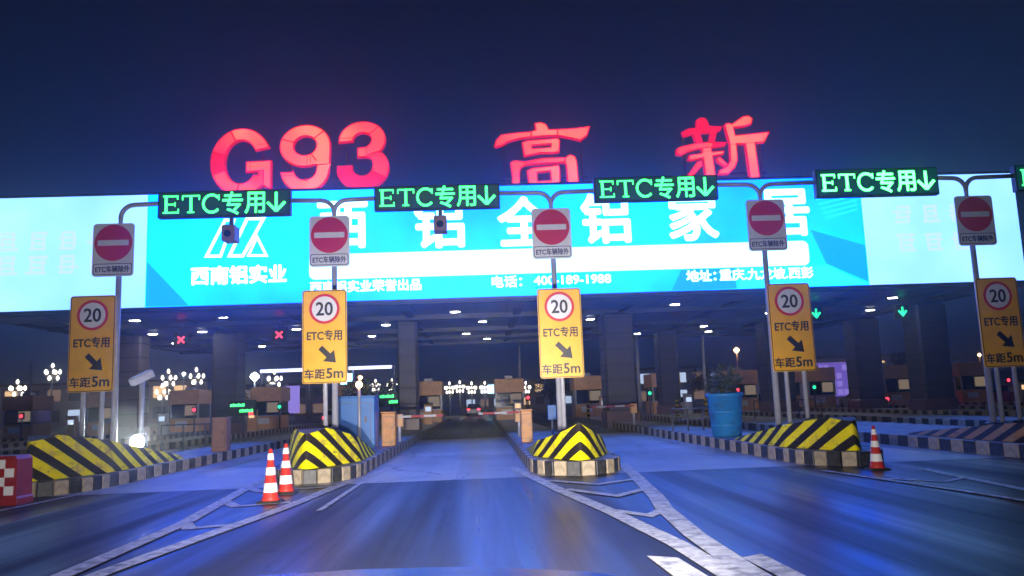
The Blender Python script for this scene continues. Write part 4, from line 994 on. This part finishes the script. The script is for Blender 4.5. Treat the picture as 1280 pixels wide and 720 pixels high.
car(45.0, 66, 'car_silver', 'silver car at the far right beyond the booths')

leaf_me = None
def tree(x, y, h, rx, label):
    t = thing('tree', label, 'tree', (x, y, 0), 'dark trees behind the toll plaza')
    MB().tube([(0,0,0),(0.1,0,h*0.5),(0.0,0.1,h*0.8)], [0.2,0.13,0.05], 8).build('trunk', 'bark', t)
    mb = MB()
    for k in range(5):
        a = 2*math.pi*k/5+random.random(); mb.tube([(0.05,0,h*0.45),(rx*0.4*math.cos(a),rx*0.4*math.sin(a),h*0.65),(rx*0.75*math.cos(a),rx*0.75*math.sin(a),h*0.8)], [0.07,0.05,0.02], 6)
    mb.build('limbs', 'bark', t)
    mb = MB(); lob = [(random.uniform(-.6,.6)*rx, random.uniform(-.6,.6)*rx, h*random.uniform(.6,.92), rx*random.uniform(.3,.55)) for _ in range(9)]
    for _ in range(1400):
        lx, ly, lz, lr = random.choice(lob); d = Vector((random.gauss(0,1),random.gauss(0,1),random.gauss(0,.8))).normalized()*lr*random.uniform(.55,1.05)
        c = Vector((lx,ly,lz))+d; u = Vector((random.gauss(0,1),random.gauss(0,1),random.gauss(0,1))).normalized(); v = u.cross(Vector((random.random(),random.random(),1))).normalized()
        s = random.uniform(.10,.2); b = len(mb.v)
        mb.v += [tuple(c-u*s), tuple(c+v*s*.5), tuple(c+u*s), tuple(c-v*s*.5)]; mb.f.append([b,b+1,b+2,b+3]); mb.smooth.append(False)
    mb.build('crown', 'foliage', t)
for x, y, h, rx, lab in ((27.5,96,4.6,2.6,'dark bushy tree behind the blue tub'),(8.5,98,4.2,2.4,'dark tree behind the middle yellow sign'),(-10.5,100,4.5,2.8,'dark tree above the blue cabinet'),
                         (-50,112,5.5,3.2,'dark tree behind the far left lamps'),(60,110,6,3.5,'dark tree right of the violet screen'),(66,116,6.5,3.8,'dark tree behind the right yellow sign'),(-33,108,5,3,'dark tree between the left globe lamps')):
    tree(x, y, h, rx, lab)
def shrub(x, y, z0, z, r, label):
    t = thing('shrub', label, 'shrub', (x, y, z0), 'dark shrubs on the islands')
    mb = MB()
    for k in range(5):
        a = 2*math.pi*k/5+0.4; mb.tube([(0.05*math.cos(a),0.05*math.sin(a),0),(r*0.3*math.cos(a),r*0.3*math.sin(a),(z-z0)*0.6),(r*0.7*math.cos(a),r*0.7*math.sin(a),z-z0)], [0.025,0.018,0.006], 6)
    mb.build('stems', 'bark', t); mb = MB()
    for _ in range(420):
        d = Vector((random.gauss(0,1),random.gauss(0,1),random.gauss(0,.7))).normalized()*r*random.uniform(.25,1.0); c = Vector((0,0,z-z0))+d
        u = (d.normalized()+Vector((random.gauss(0,.5),random.gauss(0,.5),random.gauss(0,.5)))).normalized(); v = u.cross(Vector((random.random(),random.random(),1))).normalized()
        q = random.uniform(.06,.12); b = len(mb.v)
        mb.v += [tuple(c-u*q), tuple(c+v*q*.4), tuple(c+u*q), tuple(c-v*q*.4)]; mb.f.append([b,b+1,b+2,b+3]); mb.smooth.append(False)
    mb.build('leaves', 'foliage', t)
shrub(7.62, 25.0, KH+0.95, 1.92, 0.62, 'dark spreading shrub growing above the blue tub')
shrub(-4.15, 27.6, KH-0.012, 2.05, 0.7, 'dark shrub rising behind the blue cabinet')
hill = MB(); n = 60
for k in range(n+1):
    a = rad(-75+150*k/n); R = 900; hh = 18+10*math.sin(k*0.7)+6*math.sin(k*1.9+1)
    hill.v += [(R*math.sin(a), R*math.cos(a), -2), ((R+40)*math.sin(a), (R+40)*math.cos(a), hh)]
for k in range(n): hill.f.append([2*k, 2*k+2, 2*k+3, 2*k+1]); hill.smooth.append(True)
struct(hill.build('hills', 'hill'))

# ------------------------------------------------------------------ our own car, seen over its bonnet
t = thing('own_car', 'silver bonnet of our own car at the bottom edge', 'car', (-0.28, 0, 0))
secs = []
for yy, z, hw in ((0.75,1.225,0.86),(1.3,1.255,0.87),(1.9,1.235,0.86),(2.25,1.09,0.83),(2.55,0.92,0.78),(2.68,0.72,0.74),(2.70,0.45,0.72)):
    secs.append([(-hw, yy, 0.22)] + [(hw*u, yy, z-0.10*abs(u)**2.5) for u in (-1,-.85,-.6,-.3,0,.3,.6,.85,1)] + [(hw, yy, 0.22)])
MB().loft(secs, True, True, True).build('bonnet', 'car_silver', t)
for sx in (-1, 1):
    MB().bevbox(-0.16, 0.16, -0.05, 0.05, -0.07, 0.07, 0.03).build('headlight', 'head_white', t, (sx*0.56, 2.70, 0.72))
    wl = MB().lathe([(0.2,-0.11),(0.33,-0.11),(0.35,-0.05),(0.35,0.05),(0.33,0.11),(0.2,0.11)], n=20).build('wheel', 'rubber', t, (sx*0.80, 1.75, 0.35)); wl.rotation_euler = (0, rad(90), 0)
    for en, cone_, tilt in ((3000, 108, 87), (12000, 44, 88.0)):
        hl = bpy.data.lights.new('headlight_beam', 'SPOT'); hl.energy = en; hl.spot_size = rad(cone_); hl.spot_blend = 1.0; hl.shadow_soft_size = 0.08; hl.color = (1.0, 0.93, 0.86)
        ho = link('headlight_beam', hl, t, (sx*0.56, 2.84, 0.72)); ho.rotation_euler = (rad(tilt), 0, rad(-sx*(3 if cone_ > 60 else 6)))
MB().box(-0.45, 0.45, 2.695, 2.72, 0.45, 0.62).build('grille', 'housing_dark', t)

# ------------------------------------------------------------------ haze volume added for glow and halos round the lights
hz = bpy.data.materials.new('glow_haze'); hz.use_nodes = True; ht = hz.node_tree; ht.nodes.clear()
ho_ = ht.nodes.new('ShaderNodeOutputMaterial'); pv = ht.nodes.new('ShaderNodeVolumePrincipled')
pv.inputs['Color'].default_value = (0.9, 0.93, 1.0, 1); pv.inputs['Density'].default_value = 0.0024; pv.inputs['Anisotropy'].default_value = 0.9
ht.links.new(pv.outputs[0], ho_.inputs['Volume']); MATS['glow_haze'] = hz
hb_ = MB().box(-1600, 1600, -320, 2600, -3.0, 60.0).build('haze', 'glow_haze'); hb_['kind'] = 'stuff'

# ------------------------------------------------------------------ pieces that sit on a part become its sub-parts
SUB = {'speed_sign': ('board', ('border','red_ring','white_disc','numerals','lettering','arrow')), 'no_entry_sign': ('plate', ('red_disc','white_bar','caption_border','caption')),
       'illuminated_hoarding': ('cyan_panel', ('printed_facet','lettering','white_band','emblem_stroke')), 'toll_booth': ('window_band', ('corner_post','window_mullion','window_sill')),
       'equipment_cabinet': ('body', ('door_joint','handle')), 'barrier_cabinet': ('body', ('door_joint','handle')), 'lane_display': ('housing', ('dark_matrix','letter_e','letter_t','letter_c','character','down_arrow')),
       'lane_signal': ('housing', ('red_cross','green_arrow')), 'lane_lamp': ('housing', ('lens',)), 'car': ('body', ('tail_light','number_plate')),
       'fee_display': ('housing', ('lit_row',)), 'traffic_cone': ('body', ('reflective_band',)), 'low_building': ('wall', ('window',)),
       'light_screen': ('panel', ('lit_block',))}
for o in list(COL.objects):
    base = o.name.split('.')[0]
    if o.parent is None and base in SUB:
        host, subs = SUB[base]; ch = list(o.children)
        h = next((c for c in ch if c.name.split('.')[0] == host), None)
        if h is None: continue
        for c in ch:
            if c.name.split('.')[0] in subs: c.parent = h
